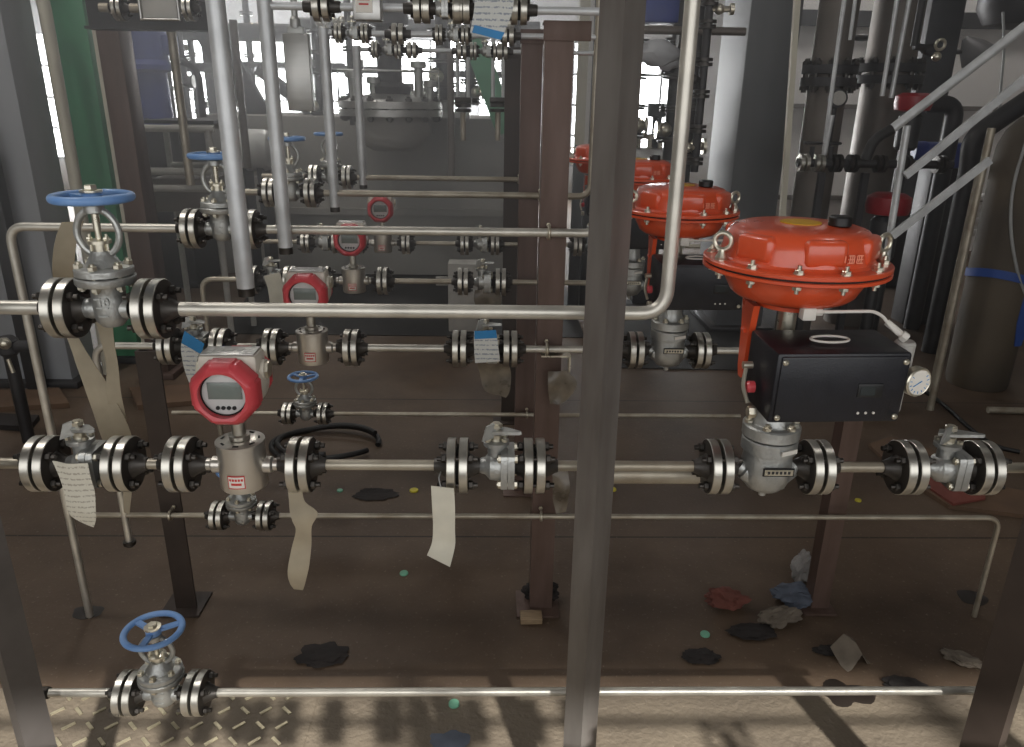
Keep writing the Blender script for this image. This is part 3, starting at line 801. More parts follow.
# second row: centre post and two short ones
zt2 = at(555, 22, 2.24).z
def flat_post(px, py, Y, w, z0, z1, label, m='post_brown', br=True):
    x = X(px, py, Y) - w / 2
    t = angle_post('steel_post', label, x, Y, z0, z1, w, 0, m, th=.007)
    # (legs run along +x and +y so the flat face looks at the camera)
    if br:
        b = MB().box((w / 2 + .02, -.004, (z1 - z0) - .022), (w + .05, .008, .05), bev=.001)
        b.box((w / 2 + .02, .03, (z1 - z0) - .002), (w + .05, .06, .006))
        b.build('bracket', m, t)
    return t
flat_post(551, 300, 2.235, .078, 0, zt2, 'brown centre post carrying the second-row pipes, floor to top')
flat_post(528, 240, 3.085, .080, 0, at(525, 30, 3.085).z, 'brown post just left behind the centre post, third row', 'post_brown')
flat_post(511, 200, 3.885, .075, 0, at(512, 48, 3.885).z, 'dark brown post farthest back in the row of centre posts', 'post_dark')
flat_post(160, 440, 2.235, .072, 0, zM2 - .03, 'short dark post under the card-tagged ball valve at left', 'post_dark', False)
flat_post(843, 480, 2.235, .062, 0, zM2 - .02, 'short brown post to the floor below the black positioner', 'post_brown', False)
for (px, py, Y, r, lab) in ((549, 234, 2.2, .0125, 'u-bolt on the brown centre post holding the upper pipe'), (547, 349, 2.2, .0108, 'u-bolt on the brown centre post at ball valve height'),
                            (541, 518, 2.2, .0088, 'u-bolt low on the brown centre post behind a flange'), (171, 519, 2.2, .0088, 'u-bolt on the short left post low above the floor'),
                            (527, 414, 3.05, .0088, 'u-bolt low on the post behind the centre post'), (540, 196, 3.05, .0125, 'u-bolt on the upper third-row pipe'), (519, 180, 3.85, .0125, 'u-bolt on the farthest upper pipe')):
    z = {234: zU2, 349: zM2, 518: zL2, 519: zL2, 414: zL3, 196: zU3, 180: zU4}[py]
    u_bolt(X(px, py, Y), Y, z, r, lab, True)
# small angle bracket behind the clamp of the centre post
x = X(556, 356, 2.2)
t = MB().box((x, 2.215, zM2 - .022), (.09, .04, .005)).box((x + .043, 2.215, zM2 - .05), (.005, .04, .06))
tag(t.build('pipe_bracket', 'zinc'), 'small bright angle bracket under the pipe on the centre post', 'bracket')

# ------------------------------------------------------------------ overhead header lines and hanging pipes
ZH = 1.925
HR = .036
def small_pair(root, x, r=HR): flange_pair(root, x, 1, r); return root
def flange_joint(x, Y, z, label, r=HR):
    t = thing('flange_joint', label, 'flange', (x, Y, z), 0, 'bolted flange joints on the overhead lines')
    flange_pair(t, 0, 1, r); return t
def header(Y, py, pxs, pxe, drop, joints, lab, z0=None):
    z = at(400, py, Y).z
    xs = X(pxs, py, Y); xe = X(pxe, py, Y)
    cur = xs; k = 0
    for (px, l) in joints:
        x = X(px, py, Y); flange_joint(x, Y, z, l)
        pipe('overhead_pipe', [(cur, Y, z), (x - FL, Y, z)], .010, 'vertical_steel', lab + ', piece left of the ' + l.split(' flange')[0], 'overhead pipe pieces'); cur = x + FL
    pipe('overhead_pipe', [(cur, Y, z), (xe, Y, z)], .010, 'vertical_steel', lab + ', right-hand end piece', 'overhead pipe pieces')
    return z
z2h = header(2.18, 8, 268, 640, None, [(322, 'near overhead flange beside the second hanging pipe'), (422, 'near overhead flange right of the label box'), (462, 'near overhead flange left of the blue card'), (519, 'near overhead flange at the post tops')], 'nearest overhead line')
z3h = header(3.05, 34, 326, 640, None, [(398, 'middle overhead flange above the far windows'), (508, 'middle overhead flange beside the brown posts')], 'middle overhead line')
z4h = header(3.85, 50, 356, 640, None, [(412, 'farthest overhead flange above the reactor lid'), (462, 'farthest overhead flange left of the green beam'), (503, 'farthest overhead flange right of the green beam')], 'farthest overhead line')
def hanging(px0, py0, px1, py1, Y, r, label, ztop=None):
    x = X((px0 + px1) / 2, (py0 + py1) / 2, Y); z1 = at(px1, py1, Y).z; z0 = ztop or at(px0, py0, Y).z
    t = thing('hanging_pipe', label, 'pipe', (x, Y, z1), 0, 'steel pipes hanging from the overhead lines')
    MB().cyl((0, 0, .02), (0, 0, z0 - z1), r, n=24).build('tube', 'vertical_steel', t)
    MB().lathe([(r * .7, 0), (r * .98, .001), (r * .98, .024), (r, .026)], n=24).build('end_ring', 'bolt_dark', t)
    return t
hanging(215, 0, 247, 296, 1.72, .0195, 'thickest bright steel pipe hanging at the left', 2.7)
hanging(265, 5, 286, 254, 2.18, .0195, 'second bright pipe hanging right of the thickest one', z2h + .02)
hanging(326, 32, 333, 212, 3.05, .0195, 'third bright hanging pipe right of the metal panel', z3h + .015)
hanging(357, 47, 363, 189, 3.85, .0195, 'thinnest and farthest bright hanging pipe', z4h + .015)
def inst_ball(px, Y, z, lab, r=.036):
    pass

# label box, grey panel, cards hanging from the overhead lines
def sheet_rows(rows, Y, th=.0015, nu=8, nv=5, amp=.004, seed=1):
    """a hanging sheet: rows of (pxL, pyL, pxR, pyR, dY)"""
    L = [at(a, b_, Y + d) for a, b_, _, _, d in rows]; Rr = [at(c, d_, Y + d) for _, _, c, d_, d in rows]
    L = spline(L, nv); Rr = spline(Rr, nv); rr = []
    for i, (a, c) in enumerate(zip(L, Rr)):
        front = []; back = []
        for k in range(nu + 1):
            p = a.lerp(c, k / nu)
            q = mnoise.noise(Vector((p.x * 22 + seed * 5, p.z * 14, seed))) * amp
            front.append(p + Vector((0, q - th / 2, 0))); back.append(p + Vector((0, q + th / 2, 0)))
        rr.append(front + back[::-1])
    return MB().rings(rr)
def card(rows, Y, label, cat='tag', m='paper', name='paper_tag', amp=.003, seed=1, header_rows=None, cord=None, group=None, th=.0015):
    t = thing(name, label, cat, (0, 0, 0), 0, group)
    c = at(sum(r[0] + r[2] for r in rows) / (2 * len(rows)), rows[-1][1], Y); t.location = c
    def ch(n, mb, mm):
        o = mb.build(n, mm, t); o.location = -c; return o
    ch('sheet', sheet_rows(rows, Y, th, amp=amp, seed=seed), m)
    if header_rows: ch('blue_header', sheet_rows(header_rows, Y - .003, th, amp=amp, seed=seed), 'label_blue')
    if cord: ch('cord', MB().tube(spline([at(*q) for q in cord], 5), .0014, 6), 'cable_grey')
    return t
x = at(368, 8, 2.14)
t = thing('instrument_box', 'white instrument box with red-edged label on the nearest overhead line', 'instrument box', x)
MB().box((0, 0, 0), (.07, .05, .062), bev=.004).build('case', 'stainless_sheet', t)
MB().box((-.006, -.0265, .004), (.042, .003, .034), bev=.001).build('label_plate', 'label_white', t)
MB().box((-.006, -.0285, .017), (.03, .0016, .005)).box((-.006, -.0285, .006), (.024, .0016, .004)).build('label_print', 'label_red', t)
card([(476, -22, 516, -14, 0), (474, 10, 511, 16, 0), (470, 33, 500, 41, 0)], 2.08, 'white card with blue stripe hanging from the nearest overhead line', m='card_print', header_rows=[(474.5, 25, 504.5, 32.5, 0), (472, 32.5, 501, 40, 0)], th=.002, amp=.0006, cord=[(500, -12, 2.08), (506, -30, 2.1), (512, -36, 2.12)])
x = at(160, 2, 2.6)
t = thing('grey_panel', 'pale grey framed panel at the top edge above the blue motor', 'panel', x)
MB().box((0, 0, .02), (.115, .02, .14), bev=.004).build('plate', 'grey_plastic', t)
MB().tube([(-.058, -.014, .09), (-.058, -.014, -.05), (.058, -.014, -.05), (.058, -.014, .09)], .006, 8, True).build('frame', 'stainless_sheet', t)
x = at(299, 73, 3.2)
t = thing('cover_box', 'flat brushed stainless cover hanging between two bright pipes', 'cover', x)
MB().box((0, 0, 0), (.098, .04, .28), bev=.004).build('case', 'stainless_sheet', t)
MB().box((.0, 0, .15), (.06, .03, .03), bev=.002).lathe([(.02, .16), (.02, .19), (.012, .2), (.012, .26)], n=16).build('hanger', 'cast_steel', t)

# tags and slings on the front valves
Yf = 1.38
card([(51, 462, 88, 463, -.055), (58, 478, 91, 478, -.060), (64, 497, 94, 496, -.062), (66, 508, 96, 512, -.060), (72, 518, 96, 520, -.055), (88, 526, 93, 528, -.05)], Yf, 'crumpled white paper draped over the leftmost front ball valve', m='paper_print', amp=.010, seed=4)
card([(431, 486, 454, 488, -.06), (432, 505, 455, 506, -.06), (433, 525, 455, 530, -.058), (432, 542, 455, 546, -.055), (427, 555, 450, 567, -.075)], Yf, 'long white paper tag folded at its end, hanging at the front centre', amp=.0015, seed=2, cord=[(441, 488, 1.32), (439, 478, 1.33), (441, 472, 1.36)])
card([(288, 490, 302, 490, -.03), (290, 510, 305, 502, -.03), (293, 520, 318, 512, -.034), (296, 530, 312, 526, -.03), (291, 550, 311, 545, -.02), (288, 570, 309, 566, -.03), (290, 582, 305, 584, -.026), (294, 589, 303, 590, -.02)], Yf, 'twisted beige strip hanging from the flange right of the nearest flow meter', cat='strip', m='tape_beige', name='hanging_strip', amp=.006, seed=6)
card([(62, 222, 84, 221, .0), (56, 238, 77, 240, -.005), (53, 262, 74, 264, .0), (54, 285, 74, 286, .03), (60, 315, 76, 313, .09), (65, 333, 76, 331, .08), (78, 368, 93, 362, .05), (90, 404, 112, 392, .03), (103, 440, 130, 430, .0), (112, 462, 135, 458, -.02)], 1.60, 'beige sling draped over the upper left pipe and slanting down', cat='sling', m='tape_beige', name='sling', amp=.004, seed=3)
card([(96, 322, 112, 320, .0), (101, 340, 114, 340, .0), (106, 365, 118, 362, .0), (107, 395, 121, 393, .0), (113, 430, 128, 430, .0), (122, 480, 132, 480, .02), (124, 512, 130, 514, .03)], 1.62, 'narrow beige sling hanging straight below the upper left gate valve', cat='sling', m='tape_beige', name='sling', amp=.004, seed=8)
card([(184, 333, 203, 345, -.05), (181, 348, 198, 357, -.05), (184, 368, 196, 374, -.05), (190, 385, 200, 386, -.04)], 2.2, 'white card with blue top on the second-row ball valve at left', m='card_print', header_rows=[(184.5, 331, 204.5, 344, -.056), (181.5, 343, 201, 354, -.056)], amp=.002, th=.002)
card([(474, 331, 496, 330, -.05), (474, 345, 498, 344, -.05), (475, 363, 500, 361, -.05)], 2.2, 'white card with blue top hanging at the centre on a ball valve', m='card_print', header_rows=[(474.5, 331, 496, 330, -.0531), (474.5, 339, 497, 338, -.0531)], amp=.0015, th=.002)
card([(477, 363, 508, 363, .04), (480, 375, 511, 374, .06), (484, 388, 510, 390, .06), (492, 394, 506, 398, .06)], 2.2, 'grey film bag hanging below the blue and white card', cat='film', m='clear_film', name='plastic_film', amp=.012, seed=9)
card([(264, 276, 280, 272, -.05), (268, 290, 283, 286, -.05), (270, 304, 284, 304, -.05)], 3.05, 'plain white card on the third-row ball valve at left', m='paper', amp=.002, th=.002)
for k in range(6):
    pass
card([(475, 290, 500, 288, -.02), (474, 300, 502, 298, -.03), (478, 312, 500, 310, -.02)], 3.05, 'crinkled film wrapped under the third-row ball valve', cat='film', m='clear_film', name='plastic_film', amp=.02, seed=12)
card([(552, 470, 568, 472, -.02), (553, 485, 570, 487, -.03), (553, 500, 568, 504, -.02), (556, 512, 566, 513, -.02)], 2.15, 'crinkled clear film wrapped on the brown centre post at flange height', cat='film', m='clear_film', name='plastic_film', amp=.02, seed=14)
card([(548, 372, 566, 370, 0), (548, 385, 577, 382, -.01), (549, 396, 568, 398, 0), (550, 404, 560, 404, 0)], 2.19, 'crumpled film bag on the brown centre post below the bracket', cat='film', m='clear_film', name='plastic_film', amp=.02, seed=15)
HAZE = .088
# ------------------------------------------------------------------ background, left
def vbox(name, label, cat, px, py, Y, w, d, z0, z1, m, kind=None, tilt=0):
    """upright box whose front left corner lies under the pixel"""
    x = X(px, py, Y)
    t = thing(name, label, cat, (x, Y, z0), tilt)
    b = MB().box((w / 2, d / 2, (z1 - z0) / 2), (w, d, z1 - z0), bev=.006)
    b.build('shaft', m, t)
    return t
t = vbox('steel_column', 'massive grey building column at the left edge', 'column', 47, 250, 4.40, .5, .30, 0, 5.5, 'column_grey')
t.location.x -= .5
MB().box((.25, .15, .02), (.62, .42, .04), bev=.004).build('base_plate', 'dark_steel', t)
t['kind'] = 'thing'
t = vbox('steel_post', 'narrow dark post on the floor left of the grey column foot', 'steel post', 14, 330, 4.25, .08, .08, 0, 1.5, 'dark_steel')
MB().box((.04, .04, .008), (.16, .16, .016)).build('base_plate', 'dark_steel', t)
t = vbox('steel_column', 'bright green painted column behind the upper left handwheel', 'column', 66, 100, 4.85, .19, .26, 0, 5.5, 'column_green')
MB().box((.095, .13, .02), (.3, .36, .04), bev=.004).build('base_plate', 'dark_steel', t); t['kind'] = 'thing'
t = vbox('steel_column', 'brown column right of the green one', 'column', 106, 100, 4.55, .125, .16, 0, 5.5, 'post_brown'); t['kind'] = 'thing'
MB().box((.06, .08, .02), (.22, .26, .04), bev=.004).build('base_plate', 'post_brown', t)
MB().box((-.012, .03, 2.0), (.03, .02, 4.0)).build('lit_edge', 'cream', t)  # cream strip puts the column's lit left edge into colour
x = X(60, 95, 4.62)
pipe('downpipe', [(x - .3, 4.62, at(50, 2, 4.7).z + .12), (x, 4.62, at(50, 2, 4.7).z + .1), (x, 4.62, .0)], .034, 'cream', 'cream downpipe along the green column', None, rad=.2)
# overhead beam and small things at the top left
a, c = at(84, 27, 4.3), at(214, 30, 4.3)
t = thing('steel_beam', 'dark overhead beam between the brown column and hanging pipes', 'beam', a); t['kind'] = 'thing'
L = c.x - a.x
MB().box((L / 2, .06, 0), (L, .12, .014)).box((L / 2, .06, .14), (L, .12, .014)).box((L / 2, .06, .07), (L, .012, .14)).build('section', 'dark_steel', t)
for i, px in enumerate((120, 190)):
    p = at(px, 8, 3.9)
    flange_joint(p.x, 3.9, p.z, ('overhead flange left of the grey panel', 'overhead flange right of the grey panel')[i], .056)
p = at(100, 8, 3.9); q = at(215, 9, 3.9)
pipe('overhead_pipe', [(p.x, 3.9, at(120, 8, 3.9).z), (at(120, 8, 3.9).x - FL, 3.9, at(120, 8, 3.9).z)], .02, 'pipe_worn', 'overhead pipe piece at the top left before its flange', 'overhead pipe pieces')
pipe('overhead_pipe', [(at(120, 8, 3.9).x + FL, 3.9, at(120, 8, 3.9).z), (at(190, 8, 3.9).x - FL, 3.9, at(120, 8, 3.9).z)], .02, 'pipe_worn', 'overhead pipe piece behind the grey panel', 'overhead pipe pieces')
# pipe rack of thin tubes at left
Yr = 5.2
def P(px, py, Y): return at(px, py, Y)
t = thing('tube_rack', 'grey tube rack with two shelves left of the thickest hanging pipe', 'rack', P(140, 230, Yr) * 1)
t.location.z = 0; o = Vector(t.location)
def tch(n, pts, r, m='grey_plastic'):
    ob = MB().tube([p_ - o for p_ in pts], r, 10).build(n, m, t); return ob
for px in (141, 214):
    x = X(px, 180, Yr); tch('upright', [Vector((x, Yr, 0)), Vector((x, Yr, P(px, 128, Yr).z))], .022)
    tch('upright', [Vector((x, Yr + .5, 0)), Vector((x, Yr + .5, P(px, 128, Yr).z))], .022)
for py in (128, 171, 188):
    a, c = P(141, py, Yr), P(214, py, Yr); c.z = a.z
    tch('crossbar', [a, c], .024); tch('crossbar', [a + Vector((0, .5, 0)), c + Vector((0, .5, 0))], .02)
a, c = P(141, 127, Yr), P(214, 127, Yr)
MB().box((a + (c - a) / 2 - o) + Vector((0, .25, .03)), (c.x - a.x, .5, .02)).build('tray', 'dark_steel', t)
a, c = P(141, 171, Yr), P(214, 171, Yr)
MB().box((a + (c - a) / 2 - o) + Vector((0, .25, -.16)), (c.x - a.x - .08, .45, .22), bev=.01).build('tray', 'tower_steel', t)
pipe('thin_pipe', [P(168, 18, 4.6), Vector((P(180, 100, 4.6).x, 4.6, P(168, 22, 4.6).z - .05)), Vector((P(180, 100, 4.6).x, 4.6, P(189, 185, 4.6).z))], .024, 'pipe_worn', 'thin grey pipe dropping from the grey panel to the rack', rad=.1)
# blue mixer motor
c = P(148, 60, 7.2)
t = thing('mixer_motor', 'dark blue mixer motor standing before the left windows', 'motor', (c.x, 7.2, P(150, 128, 7.2).z))
h = c.z - t.location.z
MB().lathe([(.22, 0), (.22, .05), (.15, .06), (.14, h - .1), (.2, h - .08), (.2, h - .04), (.17, h), (.17, h + .28), (.12, h + .34)], n=28).build('body', 'motor_blue', t)
MB().box((.2, 0, h + .12), (.12, .12, .16), bev=.01).build('terminal_box', 'motor_blue', t)
MB().tube(arc_path([(.2, .0, h + .02), (.42, 0, h - .05), (.42, 0, .1)], .15), .03, 10).build('hose', 'rubber', t)
b = MB()
for q in range(8): b.cyl((.19 * math.cos(q * PI / 4), .19 * math.sin(q * PI / 4), .05), (.19 * math.cos(q * PI / 4), .19 * math.sin(q * PI / 4), .09), .018, n=6)
b.build('bolt_ring', 'bolt_dark', t)
MB().box((0, 0, -t.location.z / 2), (.6, .6, t.location.z)).build('stand', 'dark_steel', t)
# frame columns and braces before the left windows
t = vbox('steel_column', 'dark steel column behind the thickest hanging pipe', 'column', 206, 90, 9.25, .23, .2, 0, 5.5, 'dark_steel'); t['kind'] = 'thing'
def bar(name, label, cat, p0, p1, w, h, m, group=None):
    p0, p1 = Vector(p0), Vector(p1)
    t = thing(name, label, cat, p0 if p0.z < p1.z else p1, 0, group); o = Vector(t.location)
    MB().beam(p0 - o, p1 - o, w, h).build('section', m, t); return t
bar('brace', 'wide dark diagonal brace before the window left of the second hanging pipe', 'brace', P(196, 10, 8.1), P(262, 122, 8.1), .08, .26, 'dark_steel')
bar('brace', 'dark diagonal brace falling behind the metal cover', 'brace', P(258, 68, 8.3), P(334, 130, 8.3), .08, .12, 'dark_steel')
for i, (px, py0, py1) in enumerate(((240, 20, 168), (276, 30, 175))):
    x = X(px, 90, 6.5)
    pipe('thin_pipe', [(x, 6.5, P(px, py0, 6.5).z), (x, 6.5, P(px, py1, 6.5).z)], .03, 'tower_steel', ('thin dark pipe before the window right of the thickest hanging pipe', 'thin dark pipe ending behind the second hanging pipe')[i])
# white horizontal tank
c = P(236, 150, 6.9); e = P(270, 150, 6.9)
t = thing('white_tank', 'white horizontal drum glimpsed between two bright hanging pipes', 'tank', (c.x, 6.9, P(250, 150, 6.9).z))
MB().lathe([(.0, -.04), (.10, -.03), (.16, .0), (.175, .05), (.175, e.x - c.x - .05), (.16, e.x - c.x), (.1, e.x - c.x + .03), (.0, e.x - c.x + .035)], (0, 0, 0), (1, 0, 0), 36).build('drum', 'white_tank', t)
b = MB()
for k in (.07, e.x - c.x - .07): b.box((k, 0, -t.location.z / 2 - .07), (.05, .24, t.location.z - .14))
b.build('saddle', 'dark_steel', t)

# ------------------------------------------------------------------ plinth and reactor in the middle distance
YP = 7.6
a, c = P(196, 120, YP), P(528, 120, YP)
t = thing('concrete_plinth', 'long pale grey plinth across the middle distance under the reactor lid', 'plinth', ((a.x + c.x) / 2, YP, 0))
zt = P(430, 118, YP).z; zm = P(430, 178, YP).z
W = c.x - a.x
MB().box((0, .7, (zt + zm) / 2), (W, 1.4, zt - zm), bev=.01).build('upper_course', 'plinth', t)
MB().box((0, .68, zm / 2), (W + .06, 1.5, zm), bev=.012).build('lower_course', 'plinth', t)
MB().box((0, -.09, P(430, 211, YP).z), (W, .05, .06)).build('ledge', 'plinth', t)
c = P(391, 108, 6.6)
t = thing('reactor_vessel', 'reactor with bolted flat lid in front of the plinth', 'reactor', (c.x, 6.6, 0))
z = c.z
MB().lathe([(.0, z - .34), (.16, z - .33), (.25, z - .28), (.29, z - .2), (.30, z - .02)], n=48).build('vessel', 'plinth', t)
MB().lathe([(.3, z - .06), (.42, z - .06), (.42, z - .01), (.3, z - .005)], n=48).lathe([(.3, z + .0), (.42, z + .0), (.42, z + .05), (.3, z + .08), (.1, z + .12)], n=48).build('lid', 'stainless_sheet', t)
bo = cached('lidbolt', lambda: MB().cyl((0, 0, -.1), (0, 0, .09), .015, n=8).hexa((0, 0, .05), (0, 0, 1), .028, .025).hexa((0, 0, -.065), (0, 0, -1), .028, .025).mesh('lid_bolt', 'bolt_dark'))
for q in range(16): obj('lid_bolt', bo, t, (.385 * math.cos(q * PI / 8 + .1), .385 * math.sin(q * PI / 8 + .1), z))
b = MB()
for (dx, hh, rr) in ((-.27, .22, .04), (.24, .3, .035), (.33, .16, .03), (-.12, .18, .03)):
    b.lathe([(rr, .02), (rr, hh), (rr * 1.8, hh + .005), (rr * 1.8, hh + .05), (rr * .6, hh + .055)], (dx, -.1, z), n=16)
b.tube([(-.4, -.1, z + .05), (-.4, -.1, z + .28), (.4, -.1, z + .28), (.4, -.1, z + .05)], .009, 8)
b.build('nozzle', 'cast_steel', t)
MB().box((0, .62, z - .2), (.5, .74, .1), bev=.01).build('support_bracket', 'plinth', t)
MB().lathe([(.16, z + .1), (.17, z + .16), (.1, z + .2), (.1, z + .6), (.16, z + .62), (.16, z + .9), (.12, z + 1.0)], n=24).build('agitator_drive', 'dark_steel', t)
c = P(435, 105, 7.3)
t = thing('valve_manifold', 'cluster of bolted pipework standing right of the reactor lid', 'manifold', (c.x, 7.3, zt + .0))
b = MB().box((0, .2, .03), (.62, .4, .06), bev=.01)
for k in range(4):
    x = -.24 + k * .16
    b.lathe([(.05, .05), (.05, .12), (.08, .125), (.08, .15), (.04, .155), (.04, .3 - .03 * k)], (x, .15, 0), n=16)
b.tube([(-.3, .12, .2), (.34, .12, .2)], .04, 12); b.lathe([(.08, 0), (.08, .05)], (.34, .12, .2), (1, 0, 0), 16)
b.build('pipework', 'cast_steel', t)
x = X(451, 120, 6.2)
pipe('thin_pipe', [(x, 6.2, P(451, 50, 6.2).z), (x, 6.2, P(451, 178, 6.2).z)], .026, 'tower_steel', 'thin vertical pipe in front of the plinth at the centre')
# two hanging drain assemblies with small flanges
for i, px in enumerate((463, 498)):
    x = X(px, 100, 4.4); zq = P(px, 108, 4.4).z
    t = thing('drain_assembly', ('small hanging drain pipe with flange left of the green beam', 'small hanging drain pipe with flange right of the green beam')[i], 'drain pipe', (x, 4.4, zq), 0, 'hanging drain pipes')
    b = MB()
    for s in (-1, 1): b.cyl((s * .028, 0, .02), (s * .028, 0, z4h + .25 - zq), .010, n=12)
    b.build('twin_tube', 'vertical_steel', t)
    MB().cyl((0, 0, -.17), (0, 0, -.02), .015, n=12).build('outlet', 'pipe_worn', t)
    MB().lathe([(.02, -.022), (.045, -.02), (.045, -.004), (.02, -.003)], n=20).build('lower_flange', 'bolt_dark', t)
    MB().lathe([(.02, .003), (.045, .004), (.045, .02), (.02, .03)], n=20).build('upper_flange', 'bolt_dark', t)
    MB().box((.0, -.0, .04), (.09, .04, .03), bev=.006).cyl((.05, 0, .04), (.08, 0, .04), .012, n=8).build('side_valve', 'bolt_dark', t)
bar('brace', 'green painted slanting beam before the centre windows', 'brace', P(474, 40, 6.9), P(507, 132, 6.9), .12, .18, 'column_green')
t = vbox('electrical_box', 'pale grey box on a stand behind the third-row ball valve', 'box', 448, 290, 5.0, .2, .15, P(460, 312, 5.0).z, P(460, 264, 5.0).z, 'grey_plastic')
t.location.z = 0
for ch in list(t.children): bpy.data.objects.remove(ch)
zq0, zq1 = .18, P(460, 264, 5.0).z
MB().box((.1, .08, (zq0 + zq1) / 2), (.2, .15, zq1 - zq0), bev=.006).build('case', 'grey_plastic', t)
MB().box((.1, .08, zq0 / 2), (.12, .1, zq0)).build('stand', 'dark_steel', t)
MB().box((-.045, .06, zq1 - .13), (.08, .02, .06), bev=.003).build('side_bracket', 'grey_plastic', t)
for px in (451, 473):
    pass
# cream board, dark column between posts and front post
zc0 = P(580, 145, 6.0).z
t = vbox('cream_board', 'cream upright board between the brown centre post and front post', 'board', 577, 80, 6.0, .085, .05, 0, zc0, 'dark_steel')
MB().box((.0425, .025, (zc0 + 3.4) / 2), (.085, .05, 3.4 - zc0)).build('board', 'cream', t)
MB().box((.09, .02, (zc0 + 3.4) / 2), (.03, .05, 3.4 - zc0)).build('edge_strip', 'wall_white', t)
t = vbox('steel_column', 'dark column right of the cream board behind the front post', 'column', 590, 80, 6.3, .2, .2, 0, 5.5, 'dark_steel'); t['kind'] = 'thing'

def small_valve(px, Y, z, s, lab):
    o = place('ball', X(px, 30, Y), Y, z, lab); o.scale = (s, s, s); return o
small_valve(440, 2.18, z2h, .62, 'small ball valve on the nearest overhead line left of the blue card')
small_valve(352, 3.05, z3h, .62, 'small ball valve on the middle overhead line right of the third hanging pipe')
small_valve(452, 3.05, z3h, .62, 'small ball valve on the middle overhead line above the centre pipe')
small_valve(485, 3.85, z4h, .7, 'small ball valve on the farthest overhead line at the green beam')
small_valve(386, 3.85, z4h, .7, 'small ball valve on the farthest overhead line above the reactor')
# ------------------------------------------------------------------ background, right of the front post
c = P(657, 53, 4.6)
t = thing('plastic_bag', 'bundled pale grey bag tied round an overhead pipe before the window', 'bag', c)
MB().ball((0, 0, 0), .12, (1.0, .7, .58), 3, .22, 4).ball((.07, .0, -.05), .05, (1.2, .8, .8), 2, .3, 7).build('bag', 'bag_grey', t)
MB().torus((0, 0, .0), .02, .006, (1, 0, 0)).lathe([(.012, -.16), (.04, -.06)], (0, 0, .0), (1, 0, 0), 12).build('knot', 'bag_grey', t)
zq = P(655, 34, 4.6).z
pipe('overhead_pipe', [(X(600, 33, 4.6), 4.6, zq + .02), (X(745, 35, 4.6), 4.6, zq + .02)], .022, 'tower_steel', 'overhead pipe the grey bag is tied to', 'overhead pipe pieces')
t = vbox('hoist_box', 'dark blue-grey box above the bright window at centre right', 'box', 642, 14, 5.4, .24, .2, P(650, 22, 5.4).z, P(650, -4, 5.4).z, 'motor_blue')
b = MB()
for x in (.02, .22): b.cyl((x, .1, .0), (x, .1, 3.0), .012, n=8)
b.build('suspension_rod', 'dark_steel', t)
def valve_stack(px, py0, py1, Y, label, r=.03, knobs=5, seed=1):
    """upright pipe with small flanges and valves strung along it"""
    x = X(px, (py0 + py1) / 2, Y); z0 = P(px, py1, Y).z; z1 = P(px, py0, Y).z
    t = thing('riser_pipe', label, 'pipe', (x, Y, z0))
    MB().cyl((0, 0, 0), (0, 0, z1 - z0), r, n=16).build('tube', 'dark_steel', t)
    rnd = random.Random(seed)
    for k in range(knobs):
        zz = (z1 - z0) * (k + .5) / knobs + rnd.uniform(-.04, .04)
        b = MB().lathe([(r, -.022), (r * 2, -.02), (r * 2, -.004), (r * 1.1, -.003), (r * 1.1, .003), (r * 2, .004), (r * 2, .02), (r, .022)], (0, 0, zz), n=16)
        f = b.build('flange', 'bolt_dark', t)
        if k % 2 == 0:
            s = rnd.choice((-1, 1))
            MB().cyl((0, 0, zz + .07), (s * .1, -.02, zz + .07), r * .7, n=10).lathe([(r * 1.3, 0), (r * 1.3, .02)], (s * .1, -.02, zz + .07), (s, 0, 0), 14).ball((s * .05, -.01, zz + .07), r * 1.25).build('side_valve', 'zinc' if k % 4 == 0 else 'bolt_dark', t)
    return t
valve_stack(703, -20, 172, 4.3, 'riser with small bright valves between rising pipe and the right column', .022, 6, 3)
valve_stack(692, -20, 182, 5.2, 'dark riser behind the rising pipe', .04, 4, 5)
valve_stack(676, -20, 160, 6.0, 'dark riser at the right edge of the centre right window', .05, 5, 6)
valve_stack(634, -10, 150, 6.0, 'dark riser at the left edge of the centre right window', .05, 5, 9)
# window-side machine above the third actuator
c = P(655, 150, 6.5)
t = thing('pump_head', 'bright metal pump head seen above the third orange actuator', 'pump', (c.x, 6.5, 0))
MB().box((0, .1, c.z - .05), (.36, .3, .12), bev=.01).build('deck', 'stainless_sheet', t)
b = MB()
for k in range(4): b.lathe([(.02, 0), (.02, .08), (.045, .085), (.045, .12), (.02, .125)], (-.13 + .09 * k, .05, c.z), n=12)
b.build('fitting', 'zinc', t)
MB().box((0, .1, (c.z - .11) / 2), (.2, .2, c.z - .11)).build('stand', 'dark_steel', t)
MB().lathe([(.04, c.z), (.04, c.z + .25), (.09, c.z + .26), (.09, c.z + .36)], (.03, .15, 0), n=16).build('motor', 'dark_steel', t)
# big grey column
Yc = 5.7
xl = X(748, 2, Yc)
t = thing('steel_column', 'massive grey column rising behind the second orange actuator', 'column', (X(743, 80, Yc), Yc, 0)); t['kind'] = 'thing'
MB().box((.18, .34, 2.75), (.36, .68, 5.5), bev=.008).build('shaft', 'column_concrete', t)
MB().box((.18, .34, .02), (.5, .8, .04), bev=.004).build('base_plate', 'dark_steel', t)
bar('thin_pole', 'slim pale pole right of the massive grey column', 'pole', P(797.5, -6, 4.2), P(781, 236, 4.2), .028, .028, 'cream')
